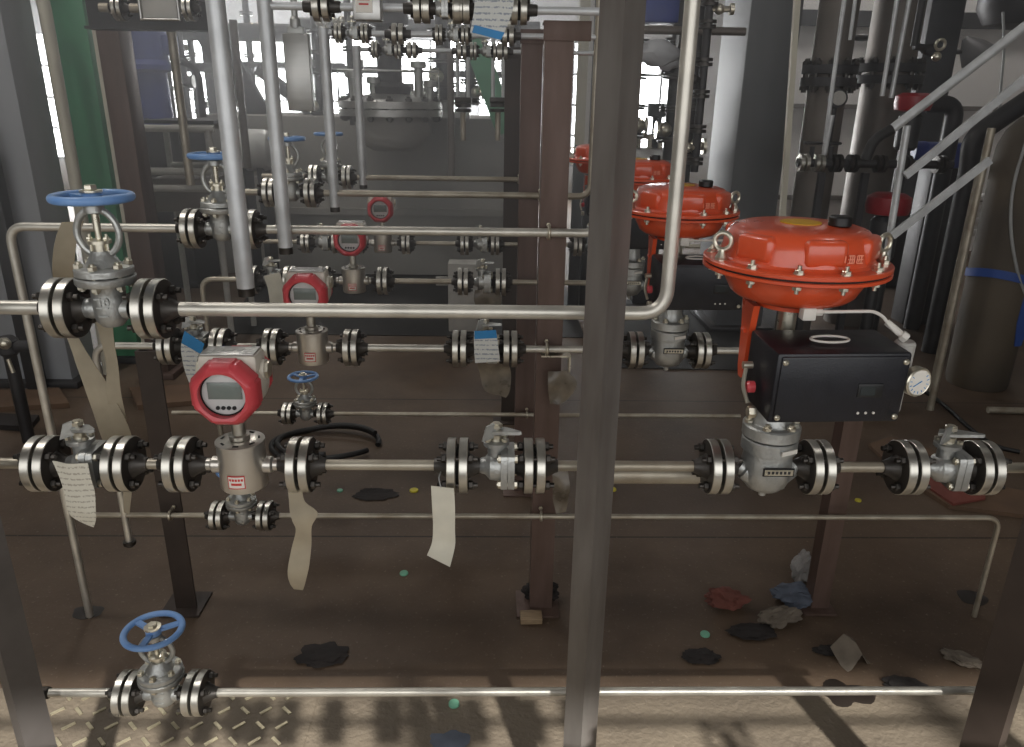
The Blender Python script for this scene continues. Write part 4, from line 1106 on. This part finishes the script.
# tower pipes
def tower(px, py, Y, r, flz, label, m='tower_steel', z1=5.0):
    x = X(px, py, Y)
    t = thing('tower_pipe', label, 'pipe', (x, Y, 0), 0, 'thick vertical tower pipes at right')
    MB().cyl((0, 0, 0), (0, 0, z1), r, n=40).build('shell', m, t)
    MB().lathe([(r, -.07), (r * 1.42, -.068), (r * 1.42, -.012), (r, -.01)], (0, 0, flz), n=40).build('lower_flange', 'dark_steel', t)
    MB().lathe([(r, .01), (r * 1.42, .012), (r * 1.42, .068), (r, .07)], (0, 0, flz), n=40).build('upper_flange', 'dark_steel', t)
    b = cached('towbolt', lambda: MB().cyl((0, 0, -.11), (0, 0, .11), .016, n=8).hexa((0, 0, .068), (0, 0, 1), .03, .026).hexa((0, 0, -.068), (0, 0, -1), .03, .026).mesh('flange_bolt', 'bolt_dark'))
    for q in range(10): an = q * PI / 5; obj('flange_bolt', b, t, (math.cos(an) * r * 1.24, math.sin(an) * r * 1.24, flz))
    return t
tower(829, 76, 5.6, .13, P(825, 76, 5.6).z, 'tower pipe with flange nearest the massive column')
tower(888, 74, 6.0, .175, P(888, 74, 6.0).z, 'thickest tower pipe in the middle of the right background')
t = vbox('steel_column', 'dark square column behind the stair rails at right', 'column', 918, 80, 7.2, .3, .3, 0, 5.5, 'dark_steel'); t['kind'] = 'thing'
for i, (x0, y0, x1, y1, Y, r) in enumerate(((847, -20, 824, 150, 4.9, .013), (858, -20, 850, 40, 5.0, .011), (900, -20, 882, 96, 5.0, .014), (913, -20, 891, 98, 5.0, .014), (832, 115, 824, 155, 4.8, .016))):
    a, c = P(x0, y0, Y), P(x1, y1, Y)
    pipe('thin_pipe', [a, c], r, 'vertical_steel', ('thin bright line before the nearest tower pipe', 'short thin bright line right of the nearest tower pipe', 'left of two thin bright lines on the thickest tower pipe', 'right of two thin bright lines on the thickest tower pipe', 'short bright tube above the dark manifold')[i], 'thin bright lines at right')
# dark instrument and hand valve shapes against the pale wall
c = P(848, 52, 6.2)
t = thing('level_gauge', 'dark gauge with bent arm against the pale wall between tower pipes', 'gauge', c)
MB().tube(spline([(0.02, 0, .1), (.02, 0, 0), (-.03, 0, -.08), (-.1, 0, -.12)], 5), .016, 8).build('arm', 'dark_steel', t)
MB().ball((.09, 0, .1), .05, (1.6, .8, .5), 2).ball((-.12, 0, -.15), .06, (.8, .8, 1.2), 2, .2, 2).build('body', 'dark_steel', t)
c = P(836, 99, 5.0)
t = thing('round_gauge', 'small round gauge with pale dial between the tower pipes', 'gauge', c)
MB().lathe([(.05, 0), (.055, .01), (.055, .05), (.045, .055)], (0, 0, 0), (-.1, -1, .1), 28).build('case', 'dark_steel', t)
MB().lathe([(.042, .055), (.042, .058)], (0, 0, 0), (-.1, -1, .1), 28).build('dial', 'grey_plastic', t)
MB().cyl((0, 0, -.05), (0, 0, -.3), .014, n=8).build('stem', 'dark_steel', t)
# dark manifold line across the towers
Ym = 4.9
zq = P(890, 164, Ym).z
t = thing('manifold_line', 'dark horizontal manifold with flanges across the tower pipes', 'pipe', (X(797, 164, Ym), Ym, zq)); x0 = t.location.x
LL = X(952, 166, Ym) - x0
MB().cyl((0, 0, 0), (LL, 0, 0), .026, n=16).build('tube', 'dark_steel', t)
for k, px in enumerate((803, 818, 836, 852, 880, 905, 940)):
    x = X(px, 164, Ym) - x0
    MB().lathe([(.026, -.03), (.055, -.028), (.055, -.006), (.03, -.005), (.03, .005), (.055, .006), (.055, .028), (.026, .03)], (x, 0, 0), (1, 0, 0), 20).build('flange', 'flange_steel' if k < 2 else 'bolt_dark', t)
b = MB()
for px in (810, 829): x = X(px, 164, Ym) - x0; b.cyl((x, 0, .02), (x, 0, .1), .015, n=10).torus((x, 0, .12), .05, .008)
b.build('valve_wheel', 'dark_steel', t)
b = MB()
for px in (826, 870): x = X(px, 164, Ym) - x0; b.box((x, .04, -zq / 2 - .03), (.04, .04, zq - .06))
b.build('support_leg', 'dark_steel', t)
# two red actuators
for i, (px, py, Y, s) in enumerate(((913, 104, 5.4, 1.0), (888, 206, 4.9, 1.15))):
    c = P(px, py, Y)
    t = thing('red_actuator', ('dull red actuator beside the upper end of the lowest rail', 'dull red actuator low beside the thickest tower pipe')[i], 'actuator', (c.x, Y, 0), 0, 'dull red actuators at right')
    MB().lathe([(.05 * s, c.z - .05 * s), (.11 * s, c.z - .04 * s), (.12 * s, c.z), (.115 * s, c.z + .05 * s), (.08 * s, c.z + .07 * s)], n=28).build('disc', 'red_dull', t)
    MB().lathe([(.06 * s, c.z - .3 * s), (.075 * s, c.z - .28 * s), (.075 * s, c.z - .08 * s), (.05 * s, c.z - .05 * s)], n=24).build('body', 'dark_steel', t)
    MB().cyl((0, 0, 0), (0, 0, c.z - .28 * s), .04, n=12).build('pedestal', 'dark_steel', t)
c = P(932, 50, 5.2)
t = thing('hand_valve', 'small bright hand valve on the dark column at upper right', 'valve', c)
MB().cyl((-.12, .0, .02), (.05, 0, 0), .022, n=10).ball((-.02, 0, .0), .045, (1.2, .8, .8), 2, .2, 3).build('body', 'dark_steel', t)
MB().torus((.03, -.03, .03), .03, .01, (0, 1, .2)).ball((.02, -.03, -.04), .03, (1, 1, 1), 2).build('handle', 'zinc', t)
pipe('thin_pipe', [(c.x - .12, 5.2, c.z + .02), (c.x - .12, 5.2, 4.5)], .022, 'dark_steel', 'dark pipe rising from the small bright hand valve')
# blue pump unit with fat bent pipe
c = P(945, 155, 6.0)
t = thing('blue_pump', 'dark blue pump unit behind the middle rail at right', 'pump', (c.x, 6.0, 0))
MB().box((0, 0, c.z), (.34, .24, .18), bev=.02).build('housing', 'motor_blue', t)
MB().cyl((-.17, 0, c.z + .02), (-.27, 0, c.z + .02), .08, n=20).build('motor', 'motor_blue', t)
MB().box((0, 0, (c.z - .09) / 2), (.26, .2, c.z - .09), bev=.01).build('stand', 'dark_steel', t)
x = X(950, 110, 5.8)
pipe('bent_pipe', [(X(928, 104, 5.8), 5.8, P(940, 104, 5.8).z), (x + .04, 5.8, P(940, 104, 5.8).z), (x + .04, 5.8, .0)], .06, 'dark_steel', 'fat dark pipe bending down behind the rails', rad=.16)
a = P(1040, 92, 5.2); c = P(975, 150, 5.2)
pipe('bent_pipe', [a, P(1010, 112, 5.2), P(972, 138, 5.2), P(970, 168, 5.2), (P(970, 168, 5.2).x, 5.2, .0)], .065, 'dark_steel', 'fat dark pipe slanting between the rails and bending down', rad=.2)
# stair rails
def rail(label, p0, p1, r, flat=False):
    t = thing('stair_rail', label, 'rail', p0, 0, 'stair rails at right'); o = Vector(t.location)
    if flat: MB().beam((0, 0, 0), p1 - o, .02, .036).build('bar', 'vertical_steel', t)
    else: MB().cyl((0, 0, 0), p1 - o, r, n=18).build('tube', 'vertical_steel', t)
    return t
Ys = 3.7
t = rail('upper round stair rail slanting to the top right corner', P(892, 129, Ys), P(1050, 7, Ys), .022)
MB().tube(arc_path([(0, 0, 0), (-.08, 0, -.05), (-.1, .0, -.14)], .06), .024, 12).build('bend', 'rubber', t)
rail('middle flat pale stair rail', P(905, 176, Ys), P(1050, 58, Ys), .02, True)
rail('lowest stair rail ending against the round tank', P(892, 236, Ys), P(990, 160, Ys), .018, True)
x = X(900, 180, Ys + .05)
pipe('stair_post', [(x, Ys + .04, P(880, 262, Ys).z), (X(907, 150, Ys), Ys + .04, P(912, 126, Ys).z)], .017, 'vertical_steel', 'slim post carrying the stair rails at their lower end', None, 'post')
for i, (xa, ya, xb, yb) in enumerate(((985, 128, 938, 400), (976, 168, 940, 372))):
    a, c = P(xa, ya, 4.1 + .25 * i), P(xb, yb, 4.1 + .25 * i)
    xm = (a.x + c.x) / 2
    pipe('stair_post', [Vector((xm, a.y, 0)), Vector((xm, a.y, a.z))], .02, 'pipe_worn', ('upright post left of the round tank', 'second upright post behind, left of the round tank')[i], None, 'post')
for k in range(4):
    a = P(905 + 4 * k, 196 + 12 * k, 7.6); 
    pipe('stair_tread', [a, a + Vector((.9, 0, 0))], .035, 'wall_white', ('topmost pale bar low on the far wall', 'second pale bar low on the far wall', 'third pale bar low on the far wall', 'lowest pale bar low on the far wall')[k], 'pale bars low on the far wall', 'bar')
# round tank wrapped in tarp
c = P(1000, 260, 4.55)
t = thing('wrapped_tank', 'tall round tank wrapped in brown sheeting at the right edge', 'tank', (c.x + .03, 4.55, 0))
zt4 = P(1000, 128, 4.3).z; rT = .185
MB().lathe([(rT * .92, 0), (rT * .97, .03), (rT * .98, .3), (rT, .7), (rT * .985, 1.0), (rT, zt4 - .2), (rT * .95, zt4 - .1), (rT * .8, zt4 - .02), (rT * .5, zt4 + .05), (.02, zt4 + .07)], n=56).build('sheeting', 'tarp_brown', t)
zs = P(990, 283, 4.25).z
b = MB()
pts = [(math.cos(a) * (rT + .006), math.sin(a) * (rT + .006), zs + .02 * math.sin(a * 2)) for a in [2 * PI * k / 48 for k in range(48)]]
b.ribbon(pts + [pts[0]], .05, (0, 0, 1), .006); b.build('blue_strap', 'strap_blue', t)
MB().ribbon([(-.0 + rT * .45, -rT * .93, zs), (rT * .5, -rT * .95, zs - .1), (rT * .42, -rT * .98, zs - .28), (rT * .46, -rT * .96, zs - .42)], [.07, .09, .07, .04], (1, 0, 0), .006).build('strap_tail', 'strap_blue', t)
b = MB().tube(spline([(-rT * .68, -rT * .74, zt4 - .02), (-rT * .75, -rT * .68, zt4 - .3), (-rT * .62, -rT * .82, zt4 - .55), (-rT * .2, -rT * 1.0, zt4 - .8), (rT * .3, -rT * .98, zt4 - .95)], 8), .009, 8)
b.build('thin_hose', 'cable_grey', t)
# lamp head and dark fan at the top right corner
c = P(966, 52, 8.6)
t = thing('wall_lamp', 'dark lamp head on a bracket against the pale wall', 'lamp', c)
MB().cyl((-.3, 0, 0), (0, 0, .0), .025, n=8).build('arm', 'dark_steel', t)
MB().lathe([(.03, -.02), (.12, .1), (.17, .22), (.16, .24)], (-.03, 0, .12), (.55, -.1, -.6), 24).build('shade', 'dark_steel', t)
c = P(1016, 2, 6.6)
t = thing('dark_drum', 'dark rounded drum in the top right corner', 'drum', c)
MB().lathe([(.05, -.2), (.2, -.17), (.27, -.05), (.27, .3), (.2, .36)], n=32).build('shell', 'dark_steel', t)
MB().cyl((0, 0, .3), (0, 0, 3), .03, n=8).build('hanger', 'dark_steel', t)
x = at(1004, 60, 6.4)
pipe('thin_pipe', spline([P(1003, 12, 6.4), P(1004, 50, 6.4), P(1001, 85, 6.4), P(1000, 108, 6.4)], 5), .010, 'cable_grey', 'thin pale cable hanging before the far right wall', None, 'cable')

# dark pipework standing and hanging before the far windows
for (px, y0, y1, Y, r, k, lab) in (
    (127, 10, 175, 8.6, .035, 6, 'dark riser just right of the brown column, before the left window'),
    (166, 0, 168, 8.2, .06, 5, 'thick dark riser beside the blue mixer motor'),
    (184, 0, 178, 8.4, .05, 5, 'dark riser between the pale thin pipe and the dark column'),
    (196, 10, 175, 9.0, .03, 6, 'slim dark riser left of the dark column at the left windows'),
    (251, 0, 128, 9.2, .035, 6, 'slim dark riser above the white drum'),
    (318, 0, 125, 8.0, .045, 6, 'dark riser between metal cover and third hanging pipe'),
    (350, 0, 125, 7.2, .03, 6, 'dark riser between the third and fourth hanging pipes'),
    (443, -5, 100, 7.4, .07, 4, 'thick dark riser above the bolted pipe cluster'),
    (470, -5, 105, 7.2, .045, 6, 'dark riser left of the green slanting beam'),
    (515, 0, 118, 7.0, .05, 6, 'dark riser right of the green slanting beam')):
    valve_stack(px, y0, y1, Y, lab, r, k, px)
for (xa, xb, py, Y, r, lab) in ((108, 300, 30, 8.8, .09, 'thick dark overhead duct before the left windows'), (300, 540, 26, 8.4, .08, 'thick dark overhead duct before the centre windows'),
    (232, 345, 64, 8.9, .03, 'thin level pipe before the window behind the metal cover'), (320, 392, 69, 8.2, .035, 'thin level pipe behind the agitator drive'), (115, 215, 66, 9.1, .05, 'level dark pipe behind the blue mixer motor'), (440, 530, 74, 7.8, .03, 'thin level pipe behind the green slanting beam')):
    a, e = P(xa, py, Y), P(xb, py, Y); e.z = a.z
    pipe('background_pipe', [a, e], r, 'dark_steel', lab, 'level pipes before the far windows')
# ------------------------------------------------------------------ things on the floor
def fl(px, py, z=0.0): return atz(px, py, z)
def rag(name, label, cat, px, py, r, sc, m, seed, z=None, rz=0.0):
    c = fl(px, py, 0); 
    mb = MB().ball((0, 0, r * sc[2] * .92), r, sc, 4, .45, seed, Matrix.Rotation(rz, 3, 'Z'))
    for v in mb.bm.verts: v.co.z = max(v.co.z, .001)
    o = mb.build(name, m, None, (c.x, c.y, 0)); return tag(o, label, cat)
rag('rag', 'dull red crumpled rag on the floor under the big control valve', 'rag', 725, 605, .055, (1.25, .8, .55), 'rag_red', 3)
rag('rag', 'white crumpled cloth against the foot of the short brown post', 'rag', 800, 580, .05, (.8, .7, 1.25), 'rag_white', 5, rz=.6)
rag('rag', 'blue-grey crumpled cloth at the foot of the short brown post', 'rag', 795, 602, .075, (1.0, .7, .4), 'rag_blue', 9)
rag('glove', 'grey work glove on the floor before the short brown post', 'glove', 778, 622, .07, (1.15, .55, .4), 'rag_grey', 11, rz=.3)
rag('rag', 'dark rag beside the grey work glove', 'rag', 752, 634, .055, (1.3, .7, .2), 'rag_dark', 12)
rag('rag', 'bluish dark rag left of a white pebble-like scrap', 'rag', 700, 658, .042, (1.3, .8, .18), 'rag_dark', 15)
rag('rag', 'dark scrap left of the folded white paper', 'rag', 830, 652, .035, (1.4, .7, .25), 'rag_dark', 18)
rag('oil_rag', 'black oily rag on the floor above the low front pipe, left of centre', 'rag', 322, 656, .068, (1.15, .75, .08), 'rag_dark', 21)
rag('oil_rag', 'black oily rag near the dark hose loop', 'rag', 376, 495, .07, (1.3, .75, .06), 'rag_dark', 22)
rag('rag', 'pale scrap lying right near the right corner post', 'rag', 962, 662, .045, (1.3, .6, .3), 'rag_grey', 25, rz=-.6)
rag('rag', 'small dark rag under the pipe right of the folded paper', 'rag', 905, 686, .045, (1.3, .7, .15), 'rag_dark', 27)
rag('rag', 'brown crumpled rag at the foot of the brown centre post', 'rag', 540, 598, .05, (1.2, .8, .7), 'rag_dark', 28)
c = fl(852, 662)
t = MB()
rr = []
for k in range(7):
    q = k / 6
    rr.append([Vector((-.05 + .1 * q, y, .004 + (.09 * (q if q < .5 else 1 - q) * 1.6) * (1 if y < .03 else .5) + y * .7)) for y in (-.03, .0, .05)] + [Vector((-.05 + .1 * q, y, .001 + (.09 * (q if q < .5 else 1 - q) * 1.6) * (1 if y < .03 else .5) + y * .7)) for y in (.05, .0, -.03)])
for r_ in rr:
    for v in r_: v.z = max(v.z, .001)
o = t.rings(rr).build('folded_paper', 'rag_grey', None, (c.x, c.y, 0), (0, 0, .4)); tag(o, 'folded white paper tenting on the floor at lower right', 'paper')
def disc(name, label, cat, px, py, r, m, h=.004, sy=1.0, jag=0.0, seed=0):
    c = fl(px, py, 0); n = 28
    rr = [[Vector((math.cos(a) * r * q * (1 + jag * mnoise.noise(Vector((math.cos(a) * 1.5, math.sin(a) * 1.5, seed)))), math.sin(a) * r * q * sy * (1 + jag * mnoise.noise(Vector((math.cos(a) * 1.5, math.sin(a) * 1.5, seed)))), z)) for a in [2 * PI * k / n for k in range(n)]] for q, z in ((1, .0008), (1, h * .7), (.9, h))]
    return tag(MB().rings(rr).build(name, m, None, (c.x, c.y, 0)), label, cat)
disc('plastic_disc', 'pale green round cap on the floor in the sun near the bottom', 'disc', 454, 705, .016, 'chip_green', .01)
disc('plastic_disc', 'pale green round cap below the twisted paper tag', 'disc', 404, 574, .016, 'chip_green', .008)
disc('plastic_disc', 'pale round cap on the floor left of the crumpled rags', 'disc', 705, 635, .016, 'chip_green', .008)
disc('plastic_disc', 'yellow round cap on the floor left of the front ball valve', 'disc', 414, 491, .02, 'chip_yellow', .008)
disc('plastic_disc', 'yellow round cap on the floor right of the front post', 'disc', 612, 490, .02, 'chip_yellow', .008)
disc('plastic_disc', 'small yellow cap beside the short brown post', 'disc', 858, 501, .014, 'chip_yellow', .008)
disc('plastic_disc', 'small pale cap on the floor right of the hose loop', 'disc', 340, 491, .014, 'chip_green', .006)
disc('oil_stain', 'dark stain on the floor at the bottom centre', 'stain', 450, 741, .06, 'rag_blue', .003, .6, .5, 3)
disc('oil_stain', 'ring stain round the foot of the dropping pipe at right', 'stain', 972, 598, .055, 'oil', .002, .8, .3, 5)
disc('oil_stain', 'dark stain at the foot of the bent pipe at left', 'stain', 88, 612, .05, 'oil', .002, .8, .3, 7)
disc('oil_stain', 'dark stain under the low pipe at right', 'stain', 845, 695, .07, 'oil', .002, .8, .5, 9)
c = fl(531, 620)
tag(MB().box((0, 0, .012), (.075, .05, .024), bev=.003).build('wood_block', 'wood', None, (c.x, c.y, 0), (0, 0, .03)), 'small pale wood block on the floor before the brown centre post', 'block')
# hose loop
c = fl(325, 447); rx = (fl(378, 447) - c).x
pts = [(math.cos(a) * rx * (1 + .03 * math.sin(3 * a)), math.sin(a) * rx * .72, .014 + (.02 * max(0, math.sin(a * 1.5)))) for a in [2 * PI * k / 64 for k in range(60)]]
tag(MB().tube(pts, .014, 10).tube([(p[0] * .93 + .02, p[1] * .9 - .02, p[2] + .024) for p in pts[5:50]], .014, 10).build('hose', 'rubber', None, (c.x, c.y, 0)), 'black hose coiled on the floor behind the nearest flow meter', 'hose')
a, e = at(604, 474, 1.47), at(698, 474, 1.47); e.z = a.z
pipe('pipe', [a, e], .021, 'pipe_worn', 'thicker brown pipe piece behind the line, right of the front post', 'process pipes of the skid')
# cardboard with red print and pipe on the floor at right
def slab(name, label, cat, pts, m, z0, z1):
    w = [fl(a, b_) for a, b_ in pts]; c = sum(w, Vector()) / len(w)
    o = MB().prism([((p - c).x, (p - c).y) for p in w], z0, z1).build(name, m, None, (c.x, c.y, 0)); return tag(o, label, cat)
slab('cardboard', 'brown cardboard sheet on the floor below the far right ball valve', 'cardboard', [(868, 447), (900, 478), (948, 509), (1050, 522), (1050, 500), (990, 488), (930, 452), (890, 440)], 'cardboard', .001, .02)
slab('red_board', 'dull red board lying on the brown cardboard', 'board', [(912, 482), (952, 510), (984, 504), (978, 484)], 'board_red', .0205, .032)
a, c = fl(988, 410, .02), fl(1060, 412, .02)
pipe('loose_pipe', [a, c], .02, 'pipe_worn', 'short loose pipe lying on the floor at the right edge')
a, c = fl(895, 375, .012), fl(985, 440, .012)
pipe('floor_cable', spline([a, fl(935, 398, .012), c, fl(1020, 452, .012)], 6), .012, 'rubber', 'dark cable crossing the floor beside the round tank', None, 'cable')
a = fl(60, 462, .02)
# scattered sheets and pallets at far left floor
for i, (pts, lab) in enumerate((([(0, 395), (60, 392), (70, 408), (0, 412)], 'flat brown sheet on the floor at the far left'), ([(130, 392), (205, 388), (212, 404), (138, 410)], 'flat brown sheet on the floor behind the nearest red head'), ([(0, 418), (40, 420), (30, 432), (0, 430)], 'dark flat sheet at the left edge of the floor'))):
    slab('floor_sheet_or_shade', lab, 'sheet', pts, 'cardboard' if i < 2 else 'rag_dark', .001, .03)
slab('floor_sheet_or_shade', 'wide dark patch standing in for shade on the floor before the plinth', 'sheet', [(262, 272), (560, 274), (585, 338), (225, 334)], 'gasket', .001, .006)  # near-black slab laid in place of shade on the floor
slab('floor_sheet_or_shade', 'dark patch standing in for shade behind the second control valve', 'sheet', [(612, 300), (790, 302), (800, 372), (600, 368)], 'gasket', .001, .006)  # another near-black slab where the floor is only shaded
# brown pads under left valve
c = fl(20, 385)
t = thing('floor_valve', 'small bright valve on the floor left of the dark narrow post', 'valve', (X(8, 346, 3.6), 3.6, 0))
z = P(8, 346, 3.6).z
MB().lathe([(.03, z - .05), (.05, z - .03), (.05, z + .03), (.03, z + .05)], n=18).tube([(-.2, 0, z), (.12, 0, z)], .03, 12).build('body', 'dark_steel', t)
MB().ball((.02, -.05, z + .03), .03, (1, 1, 1), 2, .2, 3).cyl((.02, -.05, z - .05), (.03, -.05, z - .12), .01, n=8).build('fitting', 'zinc', t)
MB().cyl((0, 0, 0), (0, 0, z - .04), .03, n=12).build('stand', 'dark_steel', t)

# unseen pipework on the near side, added to cast shadows on the floor
Y0 = .70; z0 = .82
run(Y0, z0, .011, 'pipe_worn', [], [(-1.8, Y0, z0)], [(1.8, Y0, z0)], ['unseen low pipe added for its floor shadow'])
for i, x in enumerate((-.62, -.30, -.17, -.02, .40, .53)):
    flange_joint(x, Y0, z0, '%s flange on the unseen pipe added for floor shadows' % ('first', 'second', 'third', 'fourth', 'fifth', 'sixth')[i], .056)
place('ball', -.46, Y0, z0, 'left unseen ball valve added for its floor shadow')
place('ball', .16, Y0, z0, 'unseen ball valve added for its floor shadow')
place('meter', .16, Y0 - .05, .61, 'unseen flow meter added for its floor shadow')
place('gate', .95, Y0 - .05, .61, 'unseen gate valve added for its floor shadow')
for i, (xa, xb) in enumerate(((-1.8, .16 - HALF['meter']), (.16 + HALF['meter'], .95 - HALF['gate']), (.95 + HALF['gate'], 1.8))):
    pipe('pipe', [(xa, Y0 - .05, .61), (xb, Y0 - .05, .61)], .0108, 'pipe_worn', ('left', 'middle', 'right')[i] + ' piece of the unseen lower pipe joining the added shadow casters', 'process pipes of the skid')
for i, x in enumerate((-1.78, 1.70)):
    angle_post('steel_post', ('left', 'right')[i] + ' short unseen post under the added shadow-casting pipes', x, Y0 + .02, 0, .80, .06, 0, 'post_dark')
for i, (xa, xb) in enumerate(((.55, 1.25), (.95, 1.65))):
    bar('brace', ('first', 'second')[i] + ' unseen slanting brace added for its diagonal shadow', 'brace', (xa, .45, .0), (xb, .62, .70), .06, .06, 'post_dark')

# ------------------------------------------------------------------ light
def area(name, loc, rot, sx, sy, power, col=(1, 1, 1)):
    l = bpy.data.lights.new(name, 'AREA'); l.shape = 'RECTANGLE'; l.size = sx; l.size_y = sy; l.energy = power; l.color = col
    o = bpy.data.objects.new(name, l); COL.objects.link(o); o.location = loc; o.rotation_euler = rot; return o
s = bpy.data.lights.new('sun', 'SUN'); s.energy = 9.5; s.angle = R(1.6); s.color = (1, .99, .95)
so = bpy.data.objects.new('sun', s); COL.objects.link(so)
so.rotation_euler = Vector((-.28, 1.0, -SUN_SLOPE)).to_track_quat('-Z', 'Y').to_euler()
area('rear_daylight', (0, YF + .02, (1 + WT) / 2), (R(90), 0, 0), 7.8, WT - 1, 72, (1, .97, .93))
for i, (x, y) in enumerate(((-2.9, 2.3), (2.5, 2.0), (-2.2, 5.6), (4.2, 8.3), (-2.5, 10.5), (1.2, 10.5))):  # unseen lamps added to brighten the columns, plinth and far walls
    t = thing('fill_lamp', 'added fill lamp %s' % ('near left', 'near right', 'middle left', 'middle right', 'far left', 'far right')[i], 'lamp', (x, y, 5.6))
    MB().lathe([(.3, 0), (.34, .02), (.12, .3), (.08, .42)], n=28).cyl((0, 0, .42), (0, 0, .9), .02, n=8).build('reflector', 'dark_steel', t)
    area('fill_light', (x, y, 5.58), (0, 0, 0), .5, .5, (75, 8, 65, 100, 110, 15)[i], (1, .97, .94))
# daylight entering through the far windows
area('far_daylight', ((xs[0][0] + xs[6][1]) / 2, YB - .12, (zb + zt) / 2), (R(-90), 0, 0), xs[6][1] - xs[0][0], zt - zb, 820, (.97, .99, 1))

# thin haze hanging in the hall beyond the first rows
hz = MB().box((0, (1.95 + YB - .2) / 2, (ZC + .8) / 2), (XR - XL - .1, YB - .2 - 1.95, ZC - .9)); 
m = bpy.data.materials.new('haze'); m.use_nodes = True; N = m.node_tree.nodes; N.clear()
vs = N.new('ShaderNodeVolumeScatter'); vs.inputs['Density'].default_value = HAZE; vs.inputs['Anisotropy'].default_value = .35; vs.inputs['Color'].default_value = (.96, .97, 1, 1)
gt = N.new('ShaderNodeTexCoord'); sx = N.new('ShaderNodeSeparateXYZ'); mrg = N.new('ShaderNodeMapRange'); mrg.interpolation_type = 'SMOOTHSTEP'
m.node_tree.links.new(gt.outputs['Object'], sx.inputs[0]); m.node_tree.links.new(sx.outputs['X'], mrg.inputs['Value'])
for k_, v_ in (('From Min', -.5), ('From Max', 2.0), ('To Min', HAZE), ('To Max', HAZE * .22)): mrg.inputs[k_].default_value = v_
m.node_tree.links.new(mrg.outputs[0], vs.inputs['Density'])
oo = N.new('ShaderNodeOutputMaterial'); m.node_tree.links.new(vs.outputs[0], oo.inputs['Volume']); MATS['haze'] = m
tag(hz.build('haze', 'haze'), 'thin haze filling the hall behind the pipe rows', 'haze', None, 'stuff')
SC.cycles.volume_bounces = 0
w = bpy.data.worlds.new('world'); SC.world = w; w.use_nodes = True
w.node_tree.nodes['Background'].inputs['Color'].default_value = (.85, .92, 1, 1)
w.node_tree.nodes['Background'].inputs['Strength'].default_value = 1.0
SC.view_settings.view_transform = 'Standard'
try: SC.view_settings.look = 'None'
except Exception: pass
SC.view_settings.gamma = 1.0; SC.view_settings.use_curve_mapping = False
SC.view_settings.exposure = 0.0
SC.cycles.max_bounces = 6; SC.cycles.diffuse_bounces = 3; SC.cycles.glossy_bounces = 4
SC.cycles.sample_clamp_indirect = 4.0
SC.cycles.caustics_reflective = False; SC.cycles.caustics_refractive = False
SC.cycles.use_denoising = True
